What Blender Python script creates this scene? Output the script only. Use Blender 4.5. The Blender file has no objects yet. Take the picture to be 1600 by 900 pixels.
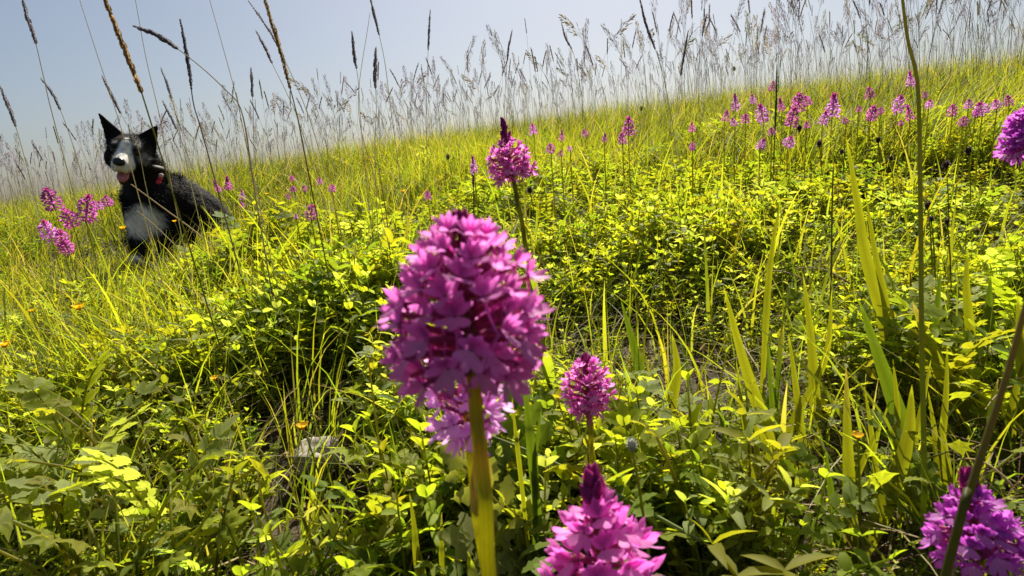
import bpy, math
import numpy as np
from mathutils import Vector, Matrix

# ------------------------------------------------------------------ camera, sky, sun, exposure
scene = bpy.context.scene
R = math.radians
CAM_H = 0.42                      # lens height above the turf under it
GA, GB, GC = 0.055, 0.212, 0.0168  # the slope of the meadow and its rounding
PITCH, ROLL = R(10.7), R(5.0)
FPX = 953.0                       # focal length in pixels of a 1600 px wide frame
F = np.array([0, math.cos(PITCH), -math.sin(PITCH)])
_r0 = np.array([1.0, 0, 0]); _u0 = np.array([0, math.sin(PITCH), math.cos(PITCH)])
RT = math.cos(ROLL) * _r0 - math.sin(ROLL) * _u0
UP = math.sin(ROLL) * _r0 + math.cos(ROLL) * _u0
CAM = np.array([0.0, 0.0, CAM_H])

cd = bpy.data.cameras.new('camera'); cam = bpy.data.objects.new('camera', cd)
scene.collection.objects.link(cam)
m = Matrix.Identity(4)
for i in range(3):
    m[i][0], m[i][1], m[i][2], m[i][3] = RT[i], UP[i], -F[i], CAM[i]
cam.matrix_world = m
cd.sensor_width = 36.0; cd.lens = 36.0 * FPX / 1600.0
cd.clip_start = 0.01; cd.clip_end = 2000.0
cd.dof.use_dof = True; cd.dof.focus_distance = 1.3; cd.dof.aperture_fstop = 22.0
scene.camera = cam

SUN_AZ, SUN_EL = R(12.0), R(50.0)      # azimuth clockwise from +Y
world = bpy.data.worlds.new('World'); scene.world = world; world.use_nodes = True
wn = world.node_tree.nodes; wl = world.node_tree.links
bg = wn['Background']
sky = wn.new('ShaderNodeTexSky'); sky.sky_type = 'NISHITA'; sky.sun_disc = False
sky.sun_elevation = SUN_EL; sky.sun_rotation = SUN_AZ
sky.altitude = 100.0; sky.air_density = 0.95; sky.dust_density = 2.6; sky.ozone_density = 0.4
wl.new(sky.outputs[0], bg.inputs[0]); bg.inputs[1].default_value = 0.05
sd = bpy.data.lights.new('sun', 'SUN'); sun = bpy.data.objects.new('sun', sd)
scene.collection.objects.link(sun)
sd.energy = 5.0; sd.angle = R(0.55); sd.color = (1.0, 0.94, 0.80)
sv = Vector((math.sin(SUN_AZ) * math.cos(SUN_EL), math.cos(SUN_AZ) * math.cos(SUN_EL), math.sin(SUN_EL)))
sun.rotation_mode = 'QUATERNION'; sun.rotation_quaternion = sv.to_track_quat('Z', 'Y')
sun.location = (0, 0, 8)
vs = scene.view_settings
scene.display_settings.display_device = 'sRGB'
vs.view_transform = 'Standard'; vs.look = 'None'; vs.gamma = 1.0; vs.use_curve_mapping = False
vs.exposure = 0.9
cy = scene.cycles
cy.max_bounces = 7; cy.diffuse_bounces = 4; cy.glossy_bounces = 2; cy.transmission_bounces = 4
cy.transparent_max_bounces = 4; cy.use_denoising = True; cy.sample_clamp_indirect = 6.0
cy.caustics_reflective = False; cy.caustics_refractive = False

rng = np.random.default_rng(7)

# ------------------------------------------------------------------ helpers
def link(o): scene.collection.objects.link(o); return o

def lumps(x, y):
    return (0.010 * np.sin(3.1 * x + 1.3 * y + 0.4) + 0.008 * np.sin(-2.2 * x + 4.3 * y + 2.0)
            + 0.006 * np.sin(7.7 * x - 5.1 * y + 1.1) + 0.004 * np.sin(11.3 * x + 9.7 * y))

def ground_z(x, y):
    x = np.asarray(x, float); y = np.asarray(y, float)
    r = np.sqrt(x * x + y * y)
    k = GC * (0.3 * x * x + y * y) / np.maximum(r * r, 1e-9)      # rounds off faster ahead than along the slope
    q = k * np.where(r < 9.0, r * r, 81.0 + 18.0 * (r - 9.0))
    q = q + 0.075 * np.exp(-((x + 1.2) ** 2 + (y - 2.0) ** 2) / 0.36)   # the hollow where the dog sits
    near = np.clip(r, 0, 40) / np.maximum(r, 1e-6)
    return GA * x * near + GB * y * near - q + lumps(x, y) * np.exp(-(r / 12.0) ** 2)

def ray(u, v): return F + (u - 800.0) / FPX * RT - (v - 450.0) / FPX * UP
def px(u, v, d): return CAM + ray(u, v) * d          # a point at depth d metres seen at photo pixel u, v
def gz(p): return float(ground_z(p[0], p[1]))

def ground_hit(u, v, lift=0.0):
    k = ray(u, v); t = np.linspace(0.2, 7.0, 1400)
    P = CAM[None, :] + k[None, :] * t[:, None]
    below = np.nonzero(P[:, 2] < ground_z(P[:, 0], P[:, 1]) + lift)[0]
    i = below[0] if len(below) else len(t) - 1
    return P[i], t[i]

class MB:
    """collects triangles with a colour per vertex; build() links them as one mesh object"""
    def __init__(s): s.V = []; s.T = []; s.C = []; s.n = 0
    def add(s, V, T, C):
        V = np.asarray(V, float).reshape(-1, 3); T = np.asarray(T, np.int64).reshape(-1, 3)
        C = np.asarray(C, float)
        if C.ndim == 1: C = np.broadcast_to(C[:3], (len(V), 3))
        s.V.append(V); s.T.append(T + s.n); s.C.append(C); s.n += len(V); return s
    def arrays(s): return np.concatenate(s.V), np.concatenate(s.T), np.concatenate(s.C)
    def mesh(s, name, mat, smooth=True):
        V, T, C = s.arrays()
        me = bpy.data.meshes.new(name)
        me.vertices.add(len(V)); me.vertices.foreach_set('co', V.astype(np.float32).ravel())
        me.loops.add(T.size); me.loops.foreach_set('vertex_index', T.astype(np.int32).ravel())
        me.polygons.add(len(T))
        me.polygons.foreach_set('loop_start', np.arange(0, T.size, 3, dtype=np.int32))
        me.polygons.foreach_set('use_smooth', np.full(len(T), smooth, dtype=bool))
        at = me.attributes.new('tint', 'FLOAT_COLOR', 'POINT')
        at.data.foreach_set('color', np.concatenate([C, np.ones((len(C), 1))], 1).astype(np.float32).ravel())
        me.materials.append(mat); me.update(calc_edges=True); me.validate()
        return me
    def build(s, name, mat, parent=None, smooth=True):
        return obj(name, s.mesh(name, mat, smooth), parent)

def obj(name, me, parent=None, mw=None):
    o = link(bpy.data.objects.new(name, me))
    if parent is not None: o.parent = parent
    if mw is not None: o.matrix_local = mw
    return o

def tag(o, label=None, cat=None, group=None, kind=None):
    if label: o['label'] = label
    if cat: o['category'] = cat
    if group: o['group'] = group
    if kind: o['kind'] = kind
    return o

def empty(name, loc, rz=0.0, scale=1.0):
    o = link(bpy.data.objects.new(name, None)); o.location = [float(c) for c in loc]
    o.rotation_euler = (0, 0, rz); o.scale = (scale,) * 3; o.empty_display_size = 0.02
    return o

def copy_tree(o, parent=None):
    c = o.copy(); scene.collection.objects.link(c); c.parent = parent
    for ch in list(o.children): copy_tree(ch, c)
    return c

def nrm(v): v = np.asarray(v, float); return v / (np.linalg.norm(v) + 1e-12)

def tube(path, rad, col, sides=5, cap=True):
    """a tapered tube along points; returns V, T, C"""
    P = np.asarray(path, float); n = len(P)
    rad = np.broadcast_to(np.asarray(rad, float), (n,))
    tg = np.gradient(P, axis=0); tg /= np.linalg.norm(tg, axis=1)[:, None] + 1e-12
    ref = np.array([0.0, 0, 1]) if abs(tg[:, 2]).mean() < 0.8 else np.array([1.0, 0, 0])
    a = np.cross(tg, ref); a /= np.linalg.norm(a, axis=1)[:, None] + 1e-12; b = np.cross(tg, a)
    th = np.arange(sides) * 2 * math.pi / sides
    V = P[:, None, :] + rad[:, None, None] * (np.cos(th)[None, :, None] * a[:, None, :] + np.sin(th)[None, :, None] * b[:, None, :])
    V = V.reshape(-1, 3); T = []
    for i in range(n - 1):
        for j in range(sides):
            k = (j + 1) % sides; p, q, r_, s_ = i * sides + j, i * sides + k, (i + 1) * sides + j, (i + 1) * sides + k
            T += [(p, q, s_), (p, s_, r_)]
    if cap:
        V = np.vstack([V, P[-1] + tg[-1] * rad[-1] * 0.6]); e = len(V) - 1
        for j in range(sides): T.append(((n - 1) * sides + j, (n - 1) * sides + (j + 1) % sides, e))
    C = np.asarray(col, float)
    if C.ndim == 2:
        C = np.repeat(C, sides, axis=0)
        if cap: C = np.vstack([C, C[-1]])
    return V, np.array(T), C

def bez(p0, p1, p2, n=8):
    t = np.linspace(0, 1, n)[:, None]
    return (1 - t) ** 2 * np.asarray(p0) + 2 * t * (1 - t) * np.asarray(p1) + t * t * np.asarray(p2)

def spline(pts, n=16):
    """Catmull-Rom through the points"""
    P = np.asarray(pts, float); P = np.vstack([2 * P[0] - P[1], P, 2 * P[-1] - P[-2]]); out = []
    m_ = len(P) - 3
    for s in np.linspace(0, m_ - 1e-6, n):
        i = int(s); t = s - i; a, b, c, d = P[i:i + 4]
        out.append(0.5 * (2 * b + (c - a) * t + (2 * a - 5 * b + 4 * c - d) * t * t + (3 * b - a - 3 * c + d) * t ** 3))
    return np.array(out)

def petal(L, W, n=5, curl=0.0, cup=0.0, shape=(0.7, 1.0), c0=(1, 1, 1), c1=(1, 1, 1), tip=0.0):
    """a blade along +X in the XY plane, normal +Z: three verts per section"""
    V = []; C = []; T = []
    for i in range(n + 1):
        t = i / n
        w = W * 0.5 * max(tip if i == n else 0.0, (math.sin(math.pi * min(1, t ** shape[0] * 0.98 + 0.02))) ** shape[1])
        if i == 0: w = max(w, W * 0.12)
        ang = curl * t
        x = L * (t if abs(curl) < 1e-4 else math.sin(ang) / curl); z = 0 if abs(curl) < 1e-4 else L * (1 - math.cos(ang)) / curl
        V += [(x, -w, z + cup * w), (x, 0, z), (x, w, z + cup * w)]
        c = np.asarray(c0) * (1 - t) + np.asarray(c1) * t; C += [c, c, c]
    for i in range(n):
        a = 3 * i
        T += [(a, a + 1, a + 4), (a, a + 4, a + 3), (a + 1, a + 2, a + 5), (a + 1, a + 5, a + 4)]
    return np.array(V), np.array(T), np.array(C)

def frame(x, z):
    """matrix whose X axis is x and whose Z axis leans to z"""
    x = nrm(x); y = np.cross(z, x); y = nrm(y) if np.linalg.norm(y) > 1e-6 else nrm(np.cross([0, 1, 0.1], x)); z2 = np.cross(x, y)
    return np.stack([x, y, z2], 1)

def mat4(Rm, p, s=1.0):
    M = Matrix.Identity(4)
    for i in range(3):
        for j in range(3): M[i][j] = float(Rm[i][j] * s)
        M[i][3] = float(p[i])
    return M

def rotz(a): c, s = math.cos(a), math.sin(a); return np.array([[c, -s, 0], [s, c, 0], [0, 0, 1.0]])

def scatter(mb, tmpl, P, yaw, tilt, scale, col):
    """many copies of one template (V, T, C) into a mesh collector; col multiplies the template colour"""
    V, T, C = tmpl; N = len(P)
    if N == 0: return
    cy_, sy = np.cos(yaw), np.sin(yaw); ct, st = np.cos(tilt), np.sin(tilt)
    Rm = np.zeros((N, 3, 3))          # Rz(yaw) * Rx(tilt)
    Rm[:, 0, 0] = cy_; Rm[:, 0, 1] = -sy * ct; Rm[:, 0, 2] = sy * st
    Rm[:, 1, 0] = sy; Rm[:, 1, 1] = cy_ * ct; Rm[:, 1, 2] = -cy_ * st
    Rm[:, 2, 1] = st; Rm[:, 2, 2] = ct
    W = np.einsum('nij,vj->nvi', Rm, V) * scale[:, None, None] + P[:, None, :]
    TT = T[None] + (np.arange(N) * len(V))[:, None, None]
    CC = C[None] * col[:, None, :]
    mb.add(W.reshape(-1, 3), TT.reshape(-1, 3), CC.reshape(-1, 3))

def blades(mb, P, h, w, lean_dir, lean, col, tipcol=None, S=4, twist=None):
    """many grass blades, each a tapering curved ribbon"""
    N = len(P)
    if N == 0: return
    t = np.linspace(0, 1, S + 1)
    d = np.stack([np.cos(lean_dir), np.sin(lean_dir), 0 * lean_dir], 1)
    side_a = lean_dir + math.pi / 2 + (twist if twist is not None else 0)
    sd_ = np.stack([np.cos(side_a), np.sin(side_a), 0 * side_a], 1)
    off = lean[:, None] * t[None] ** 2.0
    zz = t[None] * (1 - 0.38 * np.minimum(lean[:, None], 1.6) * t[None])
    ctr = P[:, None, :] + h[:, None, None] * (off[..., None] * d[:, None, :] + zz[..., None] * np.array([0, 0, 1.0]))
    ww = w[:, None] * 0.5 * np.clip(1.02 - t[None] ** 1.8, 0.03, 1)
    Lf = ctr - ww[..., None] * sd_[:, None, :]; Rf = ctr + ww[..., None] * sd_[:, None, :]
    V = np.stack([Lf, Rf], 2).reshape(N, -1, 3); nv = V.shape[1]
    T = []
    for i in range(S):
        a = 2 * i; T += [(a, a + 1, a + 3), (a, a + 3, a + 2)]
    TT = np.array(T)[None] + (np.arange(N) * nv)[:, None, None]
    tc = col if tipcol is None else tipcol
    f = np.repeat(t ** 2, 2)[None, :, None]
    CC = col[:, None, :] * (1 - f) + tc[:, None, :] * f
    mb.add(V.reshape(-1, 3), TT.reshape(-1, 3), CC.reshape(-1, 3))

# ------------------------------------------------------------------ materials
def tint_mat(name, trans=0.45, tmul=(2.6, 2.4, 0.7), rough=0.5, spec=0.35, var=0.3, mottling=0.25, nscale=120.0):
    m_ = bpy.data.materials.new(name); m_.use_nodes = True
    nt = m_.node_tree; n = nt.nodes; l = nt.links
    pb = n['Principled BSDF']; out = n['Material Output']
    at = n.new('ShaderNodeAttribute'); at.attribute_name = 'tint'
    oi = n.new('ShaderNodeObjectInfo'); tc = n.new('ShaderNodeTexCoord')
    nz = n.new('ShaderNodeTexNoise'); nz.inputs['Scale'].default_value = nscale; nz.inputs['Detail'].default_value = 2.0
    l.new(tc.outputs['Object'], nz.inputs['Vector'])
    ma = n.new('ShaderNodeMath'); ma.operation = 'MULTIPLY_ADD'; ma.inputs[1].default_value = var; ma.inputs[2].default_value = 1 - var / 2 - mottling / 2
    l.new(oi.outputs['Random'], ma.inputs[0])
    mb_ = n.new('ShaderNodeMath'); mb_.operation = 'MULTIPLY_ADD'; mb_.inputs[1].default_value = mottling
    l.new(nz.outputs['Fac'], mb_.inputs[0]); l.new(ma.outputs[0], mb_.inputs[2])
    vm = n.new('ShaderNodeVectorMath'); vm.operation = 'SCALE'
    l.new(at.outputs['Color'], vm.inputs[0]); l.new(mb_.outputs[0], vm.inputs['Scale'])
    l.new(vm.outputs[0], pb.inputs['Base Color'])
    pb.inputs['Roughness'].default_value = rough; pb.inputs['Specular IOR Level'].default_value = spec
    if trans > 0:
        v2 = n.new('ShaderNodeVectorMath'); v2.operation = 'MULTIPLY'; v2.inputs[1].default_value = tmul
        l.new(vm.outputs[0], v2.inputs[0])
        tr = n.new('ShaderNodeBsdfTranslucent'); l.new(v2.outputs[0], tr.inputs['Color'])
        mx = n.new('ShaderNodeMixShader'); mx.inputs[0].default_value = trans
        l.new(pb.outputs[0], mx.inputs[1]); l.new(tr.outputs[0], mx.inputs[2]); l.new(mx.outputs[0], out.inputs['Surface'])
    return m_

M_LEAF = tint_mat('leaf', 0.5, (2.9, 2.8, 0.9), 0.6, 0.15, 0.35, 0.5)
M_GRASS = tint_mat('grass', 0.52, (2.7, 2.6, 0.8), 0.55, 0.22, 0.2, 0.2, 30.0)
M_STEM = tint_mat('stem', 0.6, (2.2, 2.1, 0.9), 0.5, 0.35, 0.2, 0.35, 200.0)
M_DRY = tint_mat('dry_grass', 0.3, (1.2, 1.1, 0.9), 0.65, 0.25, 0.3, 0.3, 60.0)
M_HEAD = tint_mat('seed_head', 0.5, (1.5, 1.4, 1.35), 0.6, 0.3, 0.3, 0.3, 60.0)
M_PETAL = tint_mat('petal', 0.55, (1.4, 1.2, 1.4), 0.5, 0.25, 0.25, 0.25, 500.0)
M_YELLOW = tint_mat('yellow_petal', 0.55, (1.1, 1.1, 0.8), 0.4, 0.4, 0.15, 0.15, 300.0)
M_FUR = tint_mat('fur', 0.0, rough=0.7, spec=0.12, var=0.0, mottling=0.5, nscale=90.0)
M_SKINNY = tint_mat('wet_skin', 0.0, rough=0.25, spec=0.5, var=0.0, mottling=0.2, nscale=100.0)
M_COLLAR = tint_mat('collar_webbing', 0.0, rough=0.6, spec=0.3, var=0.0, mottling=0.3, nscale=300.0)

def soil_mat():
    m_ = bpy.data.materials.new('soil'); m_.use_nodes = True; nt = m_.node_tree; n = nt.nodes; l = nt.links
    pb = n['Principled BSDF']; tc = n.new('ShaderNodeTexCoord')
    nz = n.new('ShaderNodeTexNoise'); nz.inputs['Scale'].default_value = 35; nz.inputs['Detail'].default_value = 8
    l.new(tc.outputs['Object'], nz.inputs['Vector'])
    cr = n.new('ShaderNodeValToRGB'); e = cr.color_ramp.elements
    e[0].position = 0.35; e[0].color = (0.018, 0.012, 0.007, 1); e[1].position = 0.7; e[1].color = (0.085, 0.06, 0.03, 1)
    l.new(nz.outputs['Fac'], cr.inputs[0]); l.new(cr.outputs[0], pb.inputs['Base Color'])
    bp = n.new('ShaderNodeBump'); bp.inputs['Strength'].default_value = 0.8; bp.inputs['Distance'].default_value = 0.02
    l.new(nz.outputs['Fac'], bp.inputs['Height']); l.new(bp.outputs[0], pb.inputs['Normal'])
    pb.inputs['Roughness'].default_value = 0.95
    return m_
M_SOIL = soil_mat()

def stone_mat():
    m_ = bpy.data.materials.new('stone'); m_.use_nodes = True; nt = m_.node_tree; n = nt.nodes; l = nt.links
    pb = n['Principled BSDF']; tc = n.new('ShaderNodeTexCoord')
    nz = n.new('ShaderNodeTexNoise'); nz.inputs['Scale'].default_value = 90; nz.inputs['Detail'].default_value = 6
    l.new(tc.outputs['Object'], nz.inputs['Vector'])
    cr = n.new('ShaderNodeValToRGB'); e = cr.color_ramp.elements
    e[0].position = 0.3; e[0].color = (0.22, 0.18, 0.17, 1); e[1].position = 0.7; e[1].color = (0.42, 0.37, 0.36, 1)
    l.new(nz.outputs['Fac'], cr.inputs[0]); l.new(cr.outputs[0], pb.inputs['Base Color'])
    bp = n.new('ShaderNodeBump'); bp.inputs['Strength'].default_value = 0.5; bp.inputs['Distance'].default_value = 0.004
    l.new(nz.outputs['Fac'], bp.inputs['Height']); l.new(bp.outputs[0], pb.inputs['Normal'])
    pb.inputs['Roughness'].default_value = 0.9
    return m_
M_STONE = stone_mat()

# colours, as the things themselves have them
LIME = np.array([0.192, 0.222, 0.020]); GREEN = np.array([0.128, 0.172, 0.020]); GREY = np.array([0.225, 0.260, 0.075])
DEEP = np.array([0.070, 0.105, 0.016]); YELG = np.array([0.190, 0.190, 0.018]); STRAW = np.array([0.36, 0.28, 0.14])
OLIVE = np.array([0.125, 0.138, 0.014]); PURP = np.array([0.25, 0.24, 0.28]); TAN = np.array([0.30, 0.21, 0.10])
REDBR = np.array([0.10, 0.045, 0.02])
def pick(cols, wts, n, jit=0.18):
    c = np.array(cols)[rng.choice(len(cols), n, p=np.array(wts) / sum(wts))]
    return c * (1 + rng.uniform(-jit, jit, (n, 1))) * (1 + rng.uniform(-0.08, 0.08, (n, 3)))

# ------------------------------------------------------------------ ground
def make_ground():
    rr = np.concatenate([[0.0], np.geomspace(0.08, 9.0, 90), np.geomspace(9.6, 600.0, 34)])
    na = 144; V = [(0, 0, 0)]; T = []
    for r in rr[1:]:
        a = np.arange(na) * 2 * math.pi / na; x = r * np.cos(a); y = r * np.sin(a)
        V += list(zip(x, y, ground_z(x, y)))
    V = np.array(V); V[0, 2] = gz((0, 0))
    for j in range(na): T.append((0, 1 + j, 1 + (j + 1) % na))
    for i in range(len(rr) - 2):
        o = 1 + i * na
        for j in range(na):
            k = (j + 1) % na; T += [(o + j, o + na + j, o + na + k), (o + j, o + na + k, o + k)]
    g = MB().add(V, T, np.array([0.05, 0.04, 0.02])).build('ground', M_SOIL)
    tag(g, kind='structure', label='brown soil of the sloping meadow under the plants')
make_ground()

def spots(n, r0, r1, az=56.0, power=1.0):
    """n places on the slope in front of the lens, between two distances"""
    u = rng.random(n); p = 2.0 * power
    r = (r0 ** p + u * (r1 ** p - r0 ** p)) ** (1 / p); a = R(az) * rng.uniform(-1, 1, n)
    x, y = r * np.sin(a), r * np.cos(a)
    return np.stack([x, y, ground_z(x, y) - 0.004], 1), r, a

def noise2(x, y, s, ph=0.0):
    x = x * s + ph; y = y * s - ph * 1.7
    return (np.sin(1.7 * x + 0.9 * y) + np.sin(-1.1 * x + 2.3 * y + 1.0) + np.sin(2.9 * x + 1.3 * y + 4.1) * 0.7
            + np.sin(0.6 * x - 3.1 * y + 2.2) * 0.7) / 3.4

# ------------------------------------------------------------------ leaves and herbs
ONE = np.array([1.0, 1, 1])
def leaf_oval(W=0.44, curl=-0.5, cup=0.35, n=4): return petal(1.0, W, n, curl, cup, (0.66, 0.95), ONE * 0.92, ONE * 1.06)

def leaf_outline(pts, bulge=0.10, c_mid=0.85):
    """a fan of triangles over a toothed outline, centre sunk into a midrib"""
    P = np.array(pts, float); n = len(P); c = P.mean(0)
    V = [(0, 0, 0)] + [(c[0], c[1], -bulge * 0.6)] + [(x, y, bulge * abs(y) * 1.4 - 0.16 * x * x) for x, y in P]
    T = [(1, 2 + i, 2 + (i + 1) % n) for i in range(n - 1)] + [(1, 0, 2), (1, 1 + n, 0)]
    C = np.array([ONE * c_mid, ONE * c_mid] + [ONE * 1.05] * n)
    return np.array(V), np.array(T), C

def lobed_pts(lobes=5, depth=0.42, teeth=2):
    pts = []; span = R(250); N = lobes * (2 * teeth)
    for i in range(N + 1):
        f = i / N; th = -span / 2 + span * f
        env = 0.55 + 0.45 * math.cos(th * 0.62)
        lob = 1 - depth * abs(math.sin(f * lobes * math.pi + math.pi / 2)) ** 1.5
        r = env * lob * (1.0 if i % 2 == 0 else 0.86)
        pts.append((0.18 + r * 0.8 * math.cos(th), r * 0.8 * math.sin(th)))
    return pts
def leaf_pleated(pts, c=(0.30, 0.0)):
    """a lobed blade with a raised pleat along each lobe"""
    P = np.array(pts, float); n = len(P); c = np.array(c); r_ = np.linalg.norm(P - c, axis=1); hi = (r_ - r_.min()) / (np.ptp(r_) + 1e-9)
    Q = c + (P - c) * 0.55
    V = [(0, 0, 0), (c[0], c[1], -0.05)] + [(q[0], q[1], -0.02 + 0.13 * h) for q, h in zip(Q, 1 - hi)] + [(p[0], p[1], 0.05 - 0.14 * h - 0.10 * p[0] ** 2) for p, h in zip(P, hi)]
    T = []
    for i in range(n - 1): T += [(1, 2 + i, 3 + i), (2 + i, 2 + n + i, 3 + n + i), (2 + i, 3 + n + i, 3 + i)]
    T += [(1, 0, 2), (1, 1 + n, 0), (0, 2 + n, 2), (0, 1 + n, 1 + 2 * n)]
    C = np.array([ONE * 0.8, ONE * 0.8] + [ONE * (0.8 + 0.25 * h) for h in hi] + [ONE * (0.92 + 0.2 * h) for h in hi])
    return np.array(V), np.array(T), C
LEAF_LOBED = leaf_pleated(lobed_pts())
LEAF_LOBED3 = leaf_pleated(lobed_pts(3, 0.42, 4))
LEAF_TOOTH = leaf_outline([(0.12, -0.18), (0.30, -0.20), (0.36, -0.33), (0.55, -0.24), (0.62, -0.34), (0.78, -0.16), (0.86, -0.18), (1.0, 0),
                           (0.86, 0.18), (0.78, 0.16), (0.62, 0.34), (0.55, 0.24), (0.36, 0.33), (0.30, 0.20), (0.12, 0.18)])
LEAF_OVAL = leaf_oval(); LEAF_OVAL2 = leaf_oval(0.52, -0.9, 0.3)
LEAF_NARROW = leaf_oval(0.26, -0.6, 0.4)
def xf(tm, M3, p, s, colmul=1.0):
    V, T, C = tm; return (V * s) @ np.asarray(M3).T + np.asarray(p), T, C * colmul

def sunny(g):
    """leaves face more or less to the sun"""
    return np.array([g.normal(0.1, 0.35), 0.55 + g.normal(0, 0.4), 0.75])

def herb_parts(kind, g):
    """stem tubes and leaf placements for a herb about one unit tall; g is a random generator"""
    stems = []; leaves = []           # leaves: (type, 3x3, position, size, colour multiplier)
    sc_ = np.array([0.95, 0.9, 0.6])
    if kind == 'oval':                 # pairs of oval leaves up a stem
        nst = g.integers(1, 3)
        for _ in range(nst):
            a = g.uniform(0, 6.28); ln = g.uniform(0.05, 0.4)
            path = bez((0, 0, 0), (0.05 * math.cos(a), 0.05 * math.sin(a), 0.5), (ln * math.cos(a), ln * math.sin(a), g.uniform(0.85, 1.05)), 7)
            stems.append((path, np.linspace(0.010, 0.005, 7)))
            npair = 7; y0 = g.uniform(0, 6.28)
            for i in range(npair):
                t = 0.22 + 0.78 * i / (npair - 1); p = path[min(6, int(round(t * 6)))]
                s = 0.155 * (1 - 0.55 * abs(t - 0.6) / 0.6) * g.uniform(0.8, 1.2)
                for k in (0, 1):
                    yw = y0 + i * math.pi / 2 + k * math.pi + g.uniform(-0.3, 0.3); el = R(g.uniform(5, 40)) + (R(35) if i == npair - 1 else 0)
                    d = np.array([math.cos(yw) * math.cos(el), math.sin(yw) * math.cos(el), math.sin(el)])
                    leaves.append(('oval' if g.random() < 0.6 else 'oval2', frame(d, sunny(g)), p, s, 0.85 + 0.35 * t))
    elif kind == 'lobed':              # stalked lobed leaves from the root
        for i in range(g.integers(7, 12)):
            a = g.uniform(0, 6.28); h = g.uniform(0.45, 1.0); ln = g.uniform(0.15, 0.6)
            q = np.array([ln * math.cos(a), ln * math.sin(a), h])
            path = bez((0, 0, 0), (0.1 * ln * math.cos(a), 0.1 * ln * math.sin(a), h * 0.7), q, 5)
            stems.append((path, np.linspace(0.013, 0.008, 5)))
            el = R(g.uniform(-15, 30)); d = np.array([math.cos(a) * math.cos(el), math.sin(a) * math.cos(el), math.sin(el)])
            leaves.append(('lobed' if g.random() < 0.6 else 'lobed3', frame(nrm(d + [0, 0, g.uniform(0, 0.5)]), sunny(g)), q, g.uniform(0.14, 0.22), g.uniform(0.85, 1.2)))
    elif kind == 'pinnate':            # arching leaf stalks with toothed leaflets in pairs
        for i in range(g.integers(4, 7)):
            a = g.uniform(0, 6.28); h = g.uniform(0.6, 1.0); ln = g.uniform(0.25, 0.75)
            path = bez((0, 0, 0), (0.25 * ln * math.cos(a), 0.25 * ln * math.sin(a), h * 0.8), (ln * math.cos(a), ln * math.sin(a), h), 8)
            stems.append((path, np.linspace(0.011, 0.005, 8)))
            for j in range(3, 8):
                tg = nrm(path[j] - path[j - 1]); sd_ = nrm(np.cross(tg, [0, 0, 1.0])); nn = np.cross(sd_, tg)
                for k in ((-1, 1) if j < 7 else (-1, 0, 1)):
                    d = nrm(sd_ * k + tg * (0.55 if k else 1.0) + nn * g.uniform(-0.1, 0.3))
                    leaves.append(('tooth', frame(d, nn), path[j], g.uniform(0.12, 0.17) * (1.15 if k == 0 else 1), g.uniform(0.9, 1.15)))
    else:                              # 'narrow': upright stems with whorls of narrow leaves
        for _ in range(g.integers(1, 4)):
            a = g.uniform(0, 6.28); ln = g.uniform(0.05, 0.5)
            path = bez((0, 0, 0), (0, 0, 0.5), (ln * math.cos(a), ln * math.sin(a), g.uniform(0.7, 1.05)), 8)
            stems.append((path, np.linspace(0.012, 0.006, 8)))
            for j in range(2, 8):
                y0 = g.uniform(0, 6.28)
                for k in range(3):
                    yw = y0 + k * 2.1 + g.uniform(-.3, .3); el = R(g.uniform(10, 50))
                    d = np.array([math.cos(yw) * math.cos(el), math.sin(yw) * math.cos(el), math.sin(el)])
                    leaves.append(('narrow', frame(d, sunny(g)), path[j], g.uniform(0.14, 0.26), g.uniform(0.85, 1.2)))
    return stems, leaves, sc_
LEAF_T = {'oval': LEAF_OVAL, 'oval2': LEAF_OVAL2, 'lobed': LEAF_LOBED, 'lobed3': LEAF_LOBED3, 'tooth': LEAF_TOOTH, 'narrow': LEAF_NARROW}

def herb_template(kind, seed):
    stems, leaves, sc_ = herb_parts(kind, np.random.default_rng(seed)); b = MB()
    for path, rad in stems: b.add(*tube(path[::2] if len(path) > 5 else path, rad[::2] if len(path) > 5 else rad, sc_, 3, False))
    for k, M3, p, s, c in leaves: b.add(*xf(LEAF_T[k], M3, p, s, c))
    return b.arrays()
HT = {k: [herb_template(k, 100 + i) for i in range(5)] for k in ('oval', 'lobed', 'pinnate', 'narrow')}

def openness(x, y):
    """bare pockets between the clumps, where soil and dry litter show"""
    return noise2(x, y, 5.2, 0.7) * 0.6 + noise2(x, y, 11.0, 2.0) * 0.5

STONE_P, STONE_D = ground_hit(498, 722, 0.02)
def clear(x, y):
    """False on the bare patch round the stone"""
    k = np.ones(np.shape(x), bool)
    for t in (1.15, 1.05, 0.95, 0.85, 0.75): k &= np.hypot(x - STONE_P[0] * t, y - STONE_P[1] * t) > (0.07 if t > 0.8 else 0.05)
    return k
def trampled(x, y):
    """shorter grass where the dog sits and just before it"""
    d = np.hypot(x + 1.08, y - 1.95); e = np.hypot(x + 0.94, y - 1.62)
    return 1 - 0.62 * np.exp(-(d / 0.40) ** 4) - 0.5 * np.exp(-(e / 0.33) ** 4) * (d > 0.2)

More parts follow.
